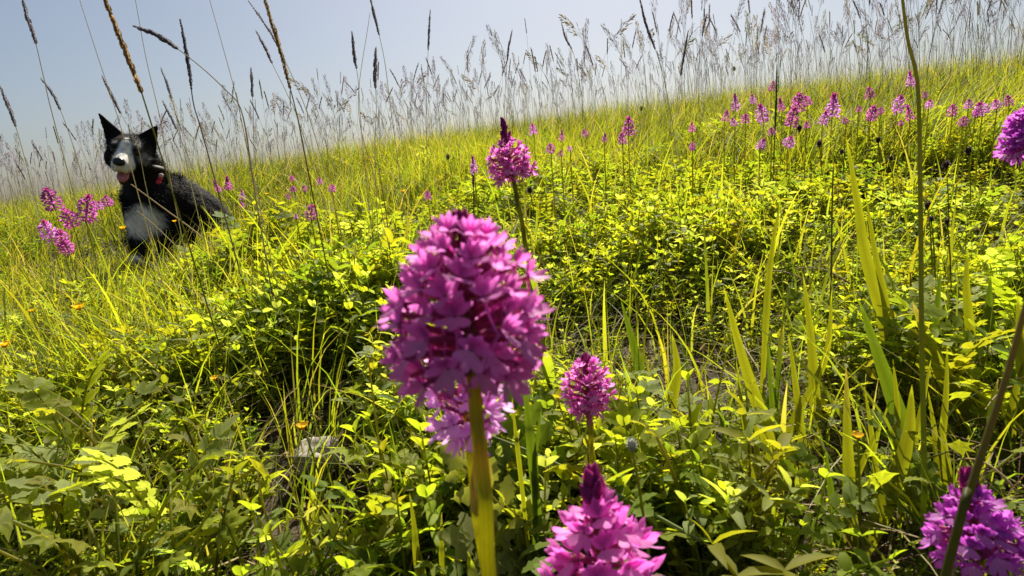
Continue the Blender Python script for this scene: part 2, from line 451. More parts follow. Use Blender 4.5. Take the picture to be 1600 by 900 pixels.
def ground_cover():
    b = MB()
    def lay(kind, n, r0, r1, hmin, hmax, cols, wts, where=None, power=0.8):
        P, r, a = spots(n, r0, r1, 54, power)
        keep = np.ones(n, bool)
        if where is not None: keep &= where(P[:, 0], P[:, 1], r, a)
        P = P[keep]; n = len(P)
        bump = 0.75 + 0.5 * np.clip(noise2(P[:, 0], P[:, 1], 4.0, 3.0), -1, 1)
        h = rng.uniform(hmin, hmax, n) * bump * np.maximum(0.3, trampled(P[:, 0], P[:, 1]))
        col = pick(cols, wts, n); ti = rng.integers(0, 5, n)
        for i in range(5):
            k = ti == i
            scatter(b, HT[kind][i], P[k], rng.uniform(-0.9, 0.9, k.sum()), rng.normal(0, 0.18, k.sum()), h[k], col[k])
    opn = lambda x, y, r, a: openness(x, y) > -0.42 + np.where((a > 0.22) & (r < 0.85), 0.55, 0.0)
    lay('oval', 4600, 0.40, 1.25, 0.06, 0.14, [LIME, GREEN, YELG, GREY], [4, 1.8, 1.5, 2.6], lambda x, y, r, a: opn(x, y, r, a) & (noise2(x, y, 3.0, 1.0) > -0.55) & clear(x, y))
    lay('oval', 4600, 0.90, 2.0, 0.06, 0.13, [LIME, YELG, GREEN, GREY], [4, 2, 2, 1], lambda x, y, r, a: opn(x, y, r, a) & (noise2(x, y, 3.0, 1.0) > -0.3) & (rng.random(len(x)) < np.where(x < -0.25, 0.25, np.clip(2.6 - 1.25 * r, 0.06, 1))) & clear(x, y))
    # a low carpet of small leaves under the taller herbs
    lay('oval', 5200, 0.38, 1.7, 0.028, 0.060, [LIME, GREEN, GREY, YELG], [4, 2, 3, 1], lambda x, y, r, a: clear(x, y) & (openness(x, y) > -0.75))
    lay('pinnate', 1500, 0.40, 2.0, 0.04, 0.08, [LIME, GREY, GREEN], [3, 2, 2], lambda x, y, r, a: clear(x, y) & (openness(x, y) > -0.6))
    lay('lobed', 560, 0.42, 1.5, 0.07, 0.13, [LIME, YELG, GREEN], [4, 2, 2], lambda x, y, r, a: opn(x, y, r, a) & (noise2(x, y, 3.6, 5.0) > -0.1) & clear(x, y))
    lay('pinnate', 620, 0.42, 1.6, 0.08, 0.14, [GREY, LIME, GREEN], [3, 3, 2], lambda x, y, r, a: opn(x, y, r, a) & (noise2(x, y, 2.6, 8.0) > 0.0) & clear(x, y))
    lay('narrow', 2600, 0.42, 2.4, 0.06, 0.15, [LIME, GREEN, YELG, GREY], [3, 2, 2, 1], lambda x, y, r, a: opn(x, y, r, a) & clear(x, y))
    lay('narrow', 1500, 2.0, 4.6, 0.05, 0.12, [LIME, YELG, GREEN], [3, 3, 1])
    o = b.build('ground_cover', M_LEAF)
    tag(o, 'low leafy herbs carpeting the meadow between the grasses', 'ground cover', kind='stuff')

def grass_stuff():
    b = MB()
    def lay(n, r0, r1, h0, h1, w0, w1, cols, wts, lean=(0.15, 0.9), where=None, power=1.0, tips=None, S=4):
        P, r, a = spots(n, r0, r1, 56, power)
        if where is not None:
            k = where(P[:, 0], P[:, 1], r, a); P = P[k]; r = r[k]
        n = len(P); col = pick(cols, wts, n)
        clump = 0.7 + 0.6 * np.clip(noise2(P[:, 0], P[:, 1], 2.4, 6.0) * 0.5 + 0.5, 0, 1)
        ld = noise2(P[:, 0], P[:, 1], 2.0, 1.5) * 3.0 + rng.normal(0, 1.3, n)
        tip = col * 1.12 if tips is None else np.where(rng.random((n, 1)) < tips, STRAW * 0.8, col * 1.12)
        clump = clump * np.maximum(0.3, trampled(P[:, 0], P[:, 1]))
        blades(b, P, rng.uniform(h0, h1, n) * clump, rng.uniform(w0, w1, n), ld, rng.uniform(*lean, n), col, tip, S, rng.uniform(-1.2, 1.2, n))
    # turf on the slope
    lay(70000, 1.7, 6.2, 0.09, 0.25, 0.0022, 0.0045, [YELG * 0.8, OLIVE * 0.85, LIME * 0.75, GREEN * 0.8, DEEP, STRAW * 0.7], [2.5, 4, 1.5, 2.5, 2.0, 0.9], tips=0.16, power=0.9)
    lay(26000, 1.0, 2.6, 0.07, 0.20, 0.0018, 0.0040, [LIME, YELG, GREEN, OLIVE], [3, 3, 2, 1], tips=0.12,
        where=lambda x, y, r, a: (noise2(x, y, 1.6, 4.0) > 0.35) | (x < -0.35) | (r > 1.75))
    lay(3600, 0.42, 1.2, 0.05, 0.18, 0.0014, 0.0030, [LIME, GREEN, YELG, OLIVE], [3, 3, 2, 1], tips=0.15, where=lambda x, y, r, a: openness(x, y) > -0.5)
    # coarser blades among the herbs
    lay(620, 0.50, 1.6, 0.12, 0.25, 0.003, 0.0065, [LIME, YELG, GREEN], [3, 2, 2], (0.1, 0.6), where=lambda x, y, r, a: (x > 0.1) | (r > 1.0), tips=0.2, S=6)
    o = b.build('grass', M_GRASS)
    tag(o, 'fine yellow-green meadow grass covering the slope', 'grass', kind='stuff')

def litter():
    b = MB(); n = 11000
    P, r, a = spots(n, 0.35, 3.2, 54, 0.75); P[:, 2] += rng.uniform(0.004, 0.03, n)
    col = pick([STRAW, TAN, REDBR, STRAW * 0.5], [3, 2, 2, 2], n, 0.3)
    blades(b, P, rng.uniform(0.02, 0.10, n), rng.uniform(0.001, 0.0028, n), rng.uniform(0, 6.28, n), rng.uniform(1.6, 2.6, n), col, None, 3, rng.uniform(-1.5, 1.5, n))
    n = 2600; P, r, a = spots(n, 0.35, 2.4, 54, 0.75); P[:, 2] += rng.uniform(0.003, 0.02, n)
    scatter(b, leaf_oval(0.5, -1.4, 0.5), P, rng.uniform(0, 6.28, n), rng.normal(0, 0.5, n), rng.uniform(0.008, 0.022, n), pick([TAN, REDBR, STRAW * 0.8, STRAW * 1.4], [2, 2, 1, 0.5], n, 0.3))
    n = 520; P, r, a = spots(n, 0.55, 2.6, 54, 0.8)
    blades(b, P, rng.uniform(0.08, 0.22, n), rng.uniform(0.0010, 0.0022, n), rng.uniform(0, 6.28, n), rng.uniform(0.2, 1.6, n), pick([STRAW, TAN, REDBR * 1.5], [3, 2, 1], n, 0.25), None, 5, rng.uniform(-1.5, 1.5, n))
    tag(b.build('dry_litter', M_DRY), 'dead straw and curled brown leaves lying on the soil', 'litter', kind='stuff')

ground_cover(); grass_stuff(); litter()

# ------------------------------------------------------------------ tall flowering grasses
def panicle(g, kind):
    """stem and seed head of a tall grass one unit high: returns (stem path, radii), head collector"""
    a = g.uniform(0, 6.28); ln = g.uniform(0.04, 0.22)
    if kind == 'nod': ln = g.uniform(0.28, 0.45)
    d = np.array([math.cos(a), math.sin(a), 0])
    path = bez((0, 0, 0), (0, 0, 0.62), d * ln + [0, 0, 1 - 0.3 * ln], 12)
    h = MB()
    hl = {'spike': 0.20, 'open': 0.26, 'nod': 0.24, 'tight': 0.13}[kind]
    ts = 1 - hl * (1 - np.linspace(0, 0.98, {'spike': 16, 'open': 13, 'nod': 12, 'tight': 14}[kind]))
    for i, t in enumerate(ts):
        f = i / len(ts); k = t * 11; i0 = min(10, int(k)); p = path[i0] + (path[i0 + 1] - path[i0]) * (k - i0); tg = nrm(path[i0 + 1] - path[i0])
        for q in range(2 if kind in ('spike', 'tight') else 3):
            yw = i * 2.4 + q * (3.14 if kind in ('spike', 'tight') else 2.1) + g.uniform(-.4, .4)
            o = np.array([math.cos(yw), math.sin(yw), 0]); o = nrm(o - tg * o.dot(tg))
            spread = {'spike': 0.22, 'open': 0.45, 'nod': 0.5, 'tight': 0.3}[kind]
            dr = nrm(tg + o * spread)
            if kind == 'nod': dr = nrm(dr + np.array([0, 0, -0.35]))
            sl = {'spike': 0.030, 'open': 0.024, 'nod': 0.034, 'tight': 0.016}[kind] * g.uniform(0.8, 1.25)
            ped = 0.0 if kind in ('spike', 'tight') else 0.055 * (1 - 0.8 * f) * g.uniform(0.4, 1.2)
            p1 = p + dr * ped
            if ped > 0.012:
                side = nrm(np.cross(dr, [0.3, 0.5, 0.8])) * 0.0007
                h.add([p - side, p + side, p1 + side, p1 - side], [(0, 1, 2), (0, 2, 3)], ONE)
            V, T, C = petal(sl, sl * 0.30, 2, -0.3, 0.8, (0.8, 0.8), ONE * 0.8, ONE * 1.15)
            h.add(*xf((V, T, C), frame(dr, o), p1, 1.0))
    return path, np.linspace(0.0017, 0.0008, 12), h

GV = []
for i in range(14):
    kd = ['spike', 'open', 'open', 'nod', 'tight', 'spike', 'open'][i % 7]
    path, rad, h = panicle(np.random.default_rng(500 + i), kd); GV.append((path, rad, h, kd))

def tall_grass():
    """the far mass along the crest, too many to tell apart, and the stalks that stand out singly"""
    b = MB(); n = 2100
    P, r, a = spots(n, 2.9, 6.6, 56, 0.8)
    keep = rng.random(n) < np.clip(0.50 + 0.5 * np.abs(a) + 0.10 * (r - 3.5) + 0.35 * noise2(P[:, 0], P[:, 1], 2.2, 9.0), 0.12, 1.0); P, r, a = P[keep], r[keep], a[keep]; n = len(P)
    hh = rng.uniform(0.26, 0.62, n) * (1 + 0.18 * noise2(P[:, 0], P[:, 1], 3.1, 4.0)) * (1 + 0.22 * np.sin(a * 1.4)); ti = rng.integers(0, len(GV), n)
    col = pick([PURP, PURP * 0.75, STRAW * 0.6, np.array([0.18, 0.19, 0.12])], [4, 2, 0.8, 1.5], n)
    for i, (path, rad, h, kd) in enumerate(GV):
        k = ti == i; V, T, C = tube(path[::3], rad[::3] * 1.0, np.array([0.8, 1.0, 0.75]), 3, False)
        hv, ht, hc = h.arrays()
        tm = (np.vstack([V, hv]), np.vstack([T, ht + len(V)]), np.vstack([np.broadcast_to(C, (len(V), 3)), hc]))
        scatter(b, tm, P[k], rng.uniform(0, 6.28, k.sum()), rng.normal(0, 0.09, k.sum()), hh[k], col[k])
    # bare stems and basal blades between them
    n = 5200; P, r, a = spots(n, 3.2, 6.4, 56, 0.8)
    blades(b, P, rng.uniform(0.15, 0.50, n), rng.uniform(0.0010, 0.0021, n), rng.uniform(0, 6.28, n), rng.uniform(0.02, 0.3, n),
           pick([OLIVE, PURP, STRAW * 0.6, YELG], [3, 3, 1, 1], n), None, 3)
    tag(b.build('tall_grass', M_HEAD), 'hazy mass of tall flowering grass along the crest', 'tall grass', kind='stuff')
    # single stalks
    protos = []
    cols = [PURP, PURP * 0.8, STRAW * 0.55, np.array([0.15, 0.14, 0.10])]
    for i, (path, rad, h, kd) in enumerate(GV):
        c = cols[i % 4]
        sm = MB().add(*tube(path, rad, OLIVE * 0.8 + c * 0.4, 4)).mesh('stem', M_STEM)
        V, T, C = h.arrays(); hm = MB().add(V, T, C * c).mesh('seed_head', M_HEAD); protos.append((sm, hm, kd))
    n = 250; P, r, a = spots(n, 2.3, 4.8, 47, 0.9)
    for j in range(n):
        i = int(rng.integers(0, len(GV))); sm, hm, kd = protos[i]
        x, y = P[j, 0], P[j, 1]
        hgt = rng.uniform(0.38, 0.66) * (1 + 0.25 * math.sin(a[j] * 1.4)) * (1.0 if r[j] > 2.9 else 0.8)
        if -1.6 < x < -0.75 and r[j] < 2.45: continue        # leave the dog in view
        e = empty('grass_stalk', P[j] - [0, 0, 0.003], rng.uniform(0, 6.28), hgt)
        e.rotation_euler = (rng.normal(0, 0.07), rng.normal(0, 0.07), rng.uniform(0, 6.28))
        kind_word = {'spike': 'narrow upright spike', 'open': 'loose open seed head', 'nod': 'nodding seed head', 'tight': 'short dense seed head'}[kd]
        place = ('beyond the dog' if a[j] < -0.38 else 'between dog and pointed orchid' if a[j] < -0.05 else 'beyond the pointed orchid' if a[j] < 0.22 else 'above the orchid drift')
        tag(e, 'tall thin grass stalk with ' + kind_word + ' ' + place, 'grass', 'tall grass stalks, ' + kind_word + ' ' + place)
        obj('stem', sm, e); obj('seed_head', hm, e)
tall_grass()

# ------------------------------------------------------------------ orchids
MAG = np.array([0.70, 0.19, 0.54]); MAGD = np.array([0.42, 0.05, 0.24]); PALE = np.array([0.80, 0.62, 0.80]); LILAC = np.array([0.66, 0.30, 0.62])
def floret_meshes(tone, seed):
    """one open orchid flower, about 10 mm across, growing along +X with +Z up; throat at the origin"""
    g = np.random.default_rng(seed); k = 0.001
    mg = tone * g.uniform(0.9, 1.1); pale = PALE * 0.55 + mg * 0.45
    # lip: three rounded lobes hanging from the throat
    lip = MB()
    for yaw, L, W in ((0, 7.4, 2.6), (-0.80, 7.0, 2.8), (0.80, 7.0, 2.8)):
        V, T, C = petal(L * k, W * k, 5, g.uniform(0.2, 0.6), g.uniform(-0.25, 0.1), (1.5, 0.55), pale, mg * 1.05)
        d = rotz(yaw) @ np.array([1.0, 0, 0])
        M3 = frame(np.array([0.75 * d[0] + 0.15, d[1], -0.85 * d[0]]), np.array([1.0, 0, 0.4]))
        lip.add(*xf((V, T, C), M3, (0, 0, 0), 1.0))
    # side sepal, mirrored for the other side
    sep = []
    for s in (-1, 1):
        V, T, C = petal(6.8 * k, 2.5 * k, 4, g.uniform(0.2, 0.5), 0.3, (0.85, 0.8), mg * 0.95, mg * 1.08)
        M3 = frame(np.array([0.55, s * 1.0, g.uniform(0.15, 0.7)]), np.array([1.0, 0, 0.2]))
        sep.append(MB().add(*xf((V, T, C), M3, (0, 0, 0.0006), 1.0)))
    # hood of three tepals, with the flower tube and the spur
    hood = MB()
    for yaw, L, W in ((0, 6.6, 2.5), (-0.6, 6.0, 2.2), (0.6, 6.0, 2.2)):
        V, T, C = petal(L * k, W * k, 4, 0.9, 0.6, (0.8, 0.8), mg * 0.9, mg)
        M3 = frame(np.array([0.30, math.sin(yaw), 0.9]), np.array([-1.0, 0, 0.3]))
        M3[:, 2] *= -1; M3[:, 1] *= -1
        hood.add(*xf((V, T, C), M3, (-0.0004, 0, 0.0008), 1.0))
    V, T, C = tube(bez((-0.0005, 0, -0.0004), (-0.004, 0, -0.004), (-0.003, 0, -0.010), 5), np.linspace(0.00055, 0.0003, 5), mg, 4); hood.add(V, T, C)
    return lip, sep, hood

def bud_mesh(tone, L=0.006, W=0.0030):
    b = MB(); n = 6
    for i in range(3):
        V, T, C = petal(L, W * 1.15, 4, 0.35, 0.9, (0.8, 0.9), tone * 0.85, tone)
        b.add(*xf((V, T, C), frame([1, 0, 0], rotz(0) @ np.array([0, math.cos(i * 2.094), math.sin(i * 2.094)])), np.array([0, math.cos(i * 2.094), math.sin(i * 2.094)]) * -W * 0.33, 1.0))
    p = np.stack([np.linspace(-0.0002, L * 0.95, n), np.zeros(n), np.zeros(n)], 1)
    b.add(*tube(p, W * 0.42 * np.sin(np.linspace(0.35, 2.9, n)), tone * 0.9, 6))
    return b

def bell(s, k=0.85):
    """how far the flowers reach from the axis, from the foot of the spike (0) to its tip (1)"""
    return np.interp(s, [0, 0.12, 0.3, 0.5, 0.7, 0.85, 0.95, 1.0], k * np.array([0.96, 1.0, 0.94, 0.85, 0.73, 0.50, 0.24, 0.08]))
def cone(s, k=0.95): return np.interp(s, [0, 0.15, 0.35, 0.6, 1.0], k * np.array([0.85, 1.0, 0.85, 0.5, 0.08]))
def oval_(s, k=0.85): return np.interp(s, [0, 0.2, 0.5, 0.8, 1.0], k * np.array([0.6, 1.0, 1.0, 0.7, 0.25]))

def stem_of(root, base, tip, wob=0.0):
    mid = (np.asarray(root) + base) / 2 + np.array([wob, 0, 0]); ax = nrm(np.asarray(tip) - base)
    return np.vstack([bez(root, base - ax * 0.35 * np.linalg.norm(base - root), base, 14), np.array([base + (np.asarray(tip) - base) * t for t in (0.25, 0.5, 0.75, 0.95)])])

def orchid(label, top, foot, d, width_px, nflo, tone, shape, bud_from=0.85, seed=1, deep=True, root_shift=(0, 0), stem_r=0.0021, fs=1.0, stemcol=None, leaves=2, droop=0.0, gap=0.0, group=None, dtop=None, pale_low=0.0):
    """an orchid whose flower spike runs from photo pixel foot to top at depth d"""
    A = px(*foot, d); B = px(*top, dtop or d); axis = nrm(B - A); H = np.linalg.norm(B - A)
    Rm = width_px * d / FPX / 2
    root = np.array([A[0] + root_shift[0] - axis[0] * 0.12, A[1] + root_shift[1], 0.0]); root[2] = gz(root) - 0.004
    e = empty('orchid', root); tag(e, label, 'orchid', group)
    path = stem_of(root, A, B) - root; n = len(path); gw = np.random.default_rng(seed + 5)
    sc_ = np.array([0.30, 0.30, 0.025]) if stemcol is None else np.array(stemcol)
    cs = np.array([sc_ * (0.8 + 0.2 * min(1, i / 10)) * (1 - 0.55 * max(0, (i - 13) / 5)) + MAGD * 0.6 * max(0, (i - 13) / 5) for i in range(n)])
    path[1:12] += gw.normal(0, stem_r * 0.22, (11, 3))
    fine = spline(path, 60); f60 = np.linspace(0, n - 1, 60)
    rr = np.interp(f60, np.arange(n), np.concatenate([np.linspace(stem_r * 1.15, stem_r * 0.9, 14), stem_r * np.array([0.8, 0.65, 0.5, 0.3])]))
    c60 = np.stack([np.interp(f60, np.arange(n), cs[:, k]) for k in range(3)], 1) * (1 + gw.normal(0, 0.10, (60, 1)))
    V, T, C = tube(fine, rr, c60, 16); rib = np.tile(1 + 0.07 * np.cos(np.arange(16) * 2 * math.pi / 16 * 8), 60)     # fine ridges
    V[:960] = np.repeat(fine, 16, 0) + (V[:960] - np.repeat(fine, 16, 0)) * rib[:, None]
    C = C.copy(); C[:960] *= np.tile(1 + 0.14 * np.cos(np.arange(16) * 2 * math.pi / 16 * 8) + 0.10 * np.cos(np.arange(16) * 2 * math.pi / 16 + seed), 60)[:, None]
    MB().add(V, T, C).build('stem', M_STEM, e)
    for i, t in enumerate((6, 9, 11)):                 # small sheathing bracts
        a = 1.9 + i * 2.3 + seed; d0 = np.array([math.cos(a), math.sin(a), 0.0]); tg = nrm(path[t + 1] - path[t])
        V, T, C = petal(0.020, 0.0055, 6, 0.25, 0.8, (0.5, 0.7), np.array([0.24, 0.26, 0.04]), np.array([0.34, 0.15, 0.12]))
        MB().add(*xf((V, T, C), frame(nrm(tg + d0 * 0.10), -d0), path[t] + d0 * stem_r * 0.9, 1.0)).build('bract', M_LEAF, e)
    g = np.random.default_rng(seed)
    var = []
    for i in range(3):
        lip, sep, hood = floret_meshes(tone, seed * 10 + i)
        if deep: var.append((hood.mesh('floret', M_PETAL), lip.mesh('lip', M_PETAL), [s.mesh('sepal', M_PETAL) for s in sep]))
        else:
            f = MB()
            for q in (hood, lip, *sep): f.add(*q.arrays())
            var.append((f.mesh('floret', M_PETAL), None, None))
    bud = bud_mesh(MAGD * 1.15).mesh('bud', M_PETAL)
    ref = nrm(np.cross(axis, [0, 1.0, 0.2])); ref2 = np.cross(axis, ref)
    A0 = A - root; tubes = MB()
    for i in range(nflo):
        f = (i + 0.5) / nflo; s = f ** 1.12 if shape is not cone else f ** 1.25
        th = i * 2.39996 + g.uniform(-0.15, 0.15)
        rad = nrm(math.cos(th) * ref + math.sin(th) * ref2); reach = shape(s) * Rm / 0.85 * g.uniform(0.74, 1.10)
        el = R(np.interp(s, [0, 0.25, 0.6, 0.85, 1], [-20 - droop, 3, 28, 55, 80])) + g.uniform(-0.12, 0.12)
        if gap and g.random() < gap * (1 - s): continue
        base = A0 + axis * H * s * 0.97; dr = nrm(rad * math.cos(el) + axis * math.sin(el) + g.normal(0, 0.22, 3))
        if s > bud_from:
            sz = np.interp(s, [bud_from, 1], [1.25, 0.8]) * g.uniform(0.85, 1.15) * fs
            dist = max(0.0015, reach - 0.005 * sz) * 0.8
            p = base + rad * dist * 0.8 - axis * dist * 0.1
            obj('bud', bud, e, mat4(frame(nrm(dr + axis * 0.9), axis), p, sz)); end = p
        else:
            sz = fs * np.interp(s, [0, 0.3, 0.85, 1], [1.12, 1.05, 0.8, 0.55]) * g.uniform(0.88, 1.12)
            dist = max(0.002, reach - 0.0042 * sz)
            p = base + rad * dist * math.cos(el) + axis * dist * math.sin(el) * 0.5
            M3 = frame(dr, axis) @ np.array([[1, 0, 0], [0, math.cos(q_ := g.uniform(-.6, .6)), -math.sin(q_)], [0, math.sin(q_), math.cos(q_)]])
            hm, lm, sm = var[int(g.integers(0, 3))]
            fl = obj('floret', hm, e, mat4(M3, p, sz))
            if lm is not None:
                obj('lip', lm, fl); obj('sepal', sm[0], fl); obj('sepal', sm[1], fl)
            end = p
        tubes.add(*tube(bez(base - axis * 0.004, base + rad * dist * 0.4, end, 4), [0.0007, 0.0009, 0.0009, 0.0008], MAGD * 0.9 + np.array([0.05, 0.06, 0.0]), 4))
    tubes.build('flower_stalks', M_PETAL, e)
    # sheathing leaves on the stem
    for i in range(leaves):
        t = 2 + 4 * i; p = path[t]; a = g.uniform(0, 6.28); d0 = np.array([math.cos(a), math.sin(a), 0])
        ln = g.uniform(0.06, 0.10)
        V, T, C = petal(ln, 0.012, 7, -g.uniform(0.2, 0.9), 0.5, (0.55, 0.7), GREEN, LIME)
        b = MB().add(*xf((V, T, C), frame(nrm(d0 * 0.5 + [0, 0, 0.9]), -d0), p, 1.0)); b.build('leaf', M_LEAF, e)
    return e

orchid('large magenta orchid with a broad dome of blossoms on a thick yellow stem', (721, 338), (738, 566), 0.165, 270, 96, MAG, bell, 0.84, 11, droop=16,
       root_shift=(0.004, 0.012), stem_r=0.0020, fs=0.93, leaves=1)
orchid('pale lilac orchid half hidden just behind the large orchid', (716, 530), (731, 680), 0.225, 150, 46, np.array([0.82, 0.46, 0.78]), oval_, 0.97, 12, gap=0.25,
       root_shift=(0.002, 0.02), stem_r=0.0014, fs=0.95, stemcol=(0.32, 0.32, 0.03), droop=10)
orchid('bright magenta orchid with dark bud tip and loose lower blossoms, low before the herbs', (925, 742), (942, 915), 0.215, 190, 40, MAG * np.array([1.05, 0.95, 1.05]), cone, 0.72, 13,
       root_shift=(0.0, 0.02), stem_r=0.002, fs=1.3, droop=-10)
orchid('compact round magenta orchid on a yellow stem among bright lobed leaves', (914, 556), (920, 640), 0.44, 84, 60, MAG * 1.02, oval_, 0.86, 14, deep=False,
       root_shift=(0.0, 0.02), stem_r=0.0020, fs=0.95)
orchid('violet orchid with dark closed tip behind a slanting dark grass stem', (1512, 738), (1527, 862), 0.27, 132, 55, np.array([0.52, 0.10, 0.52]), cone, 0.70, 15, deep=False,
       root_shift=(0.01, 0.02), stem_r=0.0018, fs=1.05)
orchid('tall pointed magenta orchid with a long tapering bud tip rising above the big orchid', (785, 186), (801, 273), 0.62, 70, 85, MAG * 0.95, cone, 0.50, 16, deep=False,
       root_shift=(0.015, 0.02), stem_r=0.0022, fs=1.05, stemcol=(0.16, 0.17, 0.02))
orchid('bright pink-violet orchid with a round blossom head standing alone above the broad blades', (1602, 172), (1604, 236), 0.50, 78, 60, np.array([0.50, 0.09, 0.52]), bell, 0.93, 17, deep=False,
       root_shift=(0.09, 0.04), stem_r=0.0013, fs=1.15, stemcol=(0.15, 0.18, 0.03))

def far_spike(seed, shape, tone):
    """a small flower spike one unit tall, radius 0.32, for orchids further off"""
    g = np.random.default_rng(seed); b = MB(); n = 56
    for i in range(n):
        s = (i + 0.5) / n; th = i * 2.4; rad = np.array([math.cos(th), math.sin(th), 0]); reach = 0.34 * shape(s) * g.uniform(0.7, 1.15)
        if g.random() < 0.1: continue
        c = tone * g.uniform(0.75, 1.25); c = c * (1 - s * 0.3) if s < 0.85 else MAGD * g.uniform(0.9, 1.4)
        el = R(np.interp(s, [0, 0.6, 1], [-15, 25, 75])); d = rad * math.cos(el) + np.array([0, 0, math.sin(el)])
        for q in (-0.75, 0.0, 0.75):
            sd_ = np.array([-rad[1], rad[0], 0]); dd = nrm(d * 0.8 + sd_ * q + np.array([0, 0, -0.3 if q == 0 else 0.2]) + g.normal(0, 0.35, 3))
            V, T, C = petal(0.18 * g.uniform(0.7, 1.2), 0.10, 2, 0.3, 0.3, (0.9, 0.7), c * 0.95 + PALE * 0.08, c)
            b.add(*xf((V, T, C), frame(dd, d), rad * max(0.02, reach - 0.09) + np.array([0, 0, s * 0.95]), 1.0))
    b.add(*tube([(0, 0, -0.05), (0, 0, 0.5), (0, 0, 0.98)], [0.02, 0.04, 0.02], tone * 0.7, 5))
    return b.mesh('flower_spike', M_PETAL)
SPIKES = {}
for nm, sh in (('bell', bell), ('cone', cone), ('oval', oval_)):
    SPIKES[nm] = [far_spike(40 + i, sh, t) for i, t in enumerate((MAG * 1.0, LILAC * 1.1, MAG * 0.85))]
FSTEM = MB().add(*tube(bez((0, 0, 0), (0.03, 0, 0.5), (0, 0, 1), 6), np.linspace(1.0, 0.8, 6), np.array([0.12, 0.13, 0.02]), 5)).arrays()

def far_orchid(u, v, hp, wp, label, group, want=0.05, dmax=4.9):
    hp *= 0.92; wp *= 0.92
    best = None
    for d in np.linspace(1.0, dmax, 80):
        A = px(u, v + hp / 2, d); st = A[2] - gz(A)
        if st < 0.06: continue
        size = hp * d / FPX
        c = abs(math.log(size / want)) * 1.2 + abs(st - 0.19) / 0.10 + (3 if st > 0.5 else 0)
        if best is None or c < best[0]: best = (c, d, st, size)
    if best is None: return None
    _, d, st, size = best
    A = px(u, v + hp / 2, d); root = np.array([A[0], A[1] + 0.01, 0.0]); root[2] = gz(root) - 0.004; A = A - root
    e = empty('orchid', root); tag(e, label, 'orchid', group)
    shape = 'cone' if hp > 1.5 * wp else ('oval' if rng.random() < 0.5 else 'bell')
    V, T, C = FSTEM; V = V.copy(); V[:, :2] *= 1.0
    P = bez((0, 0, 0), A * np.array([0.2, 0.2, 0.6]), A + [0, 0, 0.002], 7)
    MB().add(*tube(P, np.linspace(0.0014, 0.0011, 7), np.array([0.20, 0.21, 0.025]), 5)).build('stem', M_STEM, e)
    o = obj('flower_spike', SPIKES[shape][int(rng.integers(0, 3))], e)
    w = wp * d / FPX / 0.64 / size if size else 1
    w = float(np.clip(w, 0.6, 1.7))
    o.location = [float(c) for c in A]; o.scale = (size * w, size * w, size); o.rotation_euler = (rng.normal(0, .15), rng.normal(0, .15), rng.uniform(0, 6.28))
    return e

G1 = 'orchids clustered beside the dog'
for q in ((86, 310, 36, 32), (134, 326, 44, 32), (115, 340, 32, 28), (155, 321, 14, 15), (170, 314, 17, 18), (80, 358, 32, 28), (97, 371, 28, 24), (108, 384, 24, 28)):
    far_orchid(*q, 'magenta orchid in the cluster on the side of the dog its chest faces', G1)
G2 = 'orchids between the dog and the big orchid'
for q in ((357, 286, 22, 13), (342, 290, 20, 9), (379, 305, 16, 9), (380, 320, 10, 9), (457, 278, 9, 8), (459, 295, 10, 11), (450, 307, 9, 8), (476, 295, 10, 10), (500, 283, 11, 10),
          (519, 294, 12, 14), (486, 331, 24, 20), (669, 305, 15, 12), (463, 338, 8, 7)):
    far_orchid(*q, 'small magenta orchid in the grass between the dog and the big orchid', G2)
G3 = 'orchids along the upper slope'
for q in ((741, 258, 28, 12), (834, 202, 17, 14), (878, 212, 18, 9), (861, 232, 16, 16), (877, 240, 10, 9), (915, 208, 12, 16), (944, 215, 14, 9), (982, 198, 30, 22), (973, 217, 18, 15), (891, 232, 9, 8)):
    far_orchid(*q, 'small purple orchid in the grass just beyond the tall pointed orchid', G3)
G4 = 'orchids on the raised end of the slope'
for q in ((1082, 199, 15, 11), (1082, 229, 13, 11), (1132, 181, 18, 12), (1150, 160, 26, 14), (1148, 190, 13, 11), (1165, 185, 15, 16), (1177, 155, 15, 11), (1193, 177, 30, 21), (1187, 225, 17, 16),
          (1205, 135, 15, 11), (1222, 163, 22, 11), (1246, 160, 28, 25), (1235, 183, 30, 23), (1262, 157, 17, 16), (1300, 166, 38, 25), (1206, 205, 12, 14), (1231, 222, 18, 20), (1360, 145, 18, 15),
          (1360, 177, 24, 19), (1376, 173, 11, 13), (1401, 163, 28, 20), (1422, 176, 25, 13), (1342, 170, 9, 10), (1424, 124, 24, 13), (1445, 148, 11, 9), (1451, 163, 14, 13), (1488, 173, 19, 16),
          (1513, 163, 15, 14), (1535, 170, 22, 24), (1558, 163, 15, 16), (1577, 157, 17, 14), (1504, 190, 15, 16), (1524, 176, 11, 12), (1322, 188, 11, 10), (1408, 192, 9, 9), (1260, 195, 11, 10), (1285, 185, 21, 16)):
    far_orchid(*q, 'small magenta orchid in the drift high on the slope under the tall grass', G4)

# ------------------------------------------------------------------ single grasses near the lens
def root_below(P, Q):
    """where a stalk seen passing through P then Q (lower) meets the soil"""
    d = nrm(Q - P); d = nrm(d * np.array([0.6, 0.3, 1.0]))
    if d[2] > -0.3: d = nrm(np.array([d[0], d[1], -1.0]))
    p = Q.copy()
    for _ in range(400):
        if p[2] <= gz(p): break
        p = p + d * 0.004
    p[2] = gz(p) - 0.004; return p

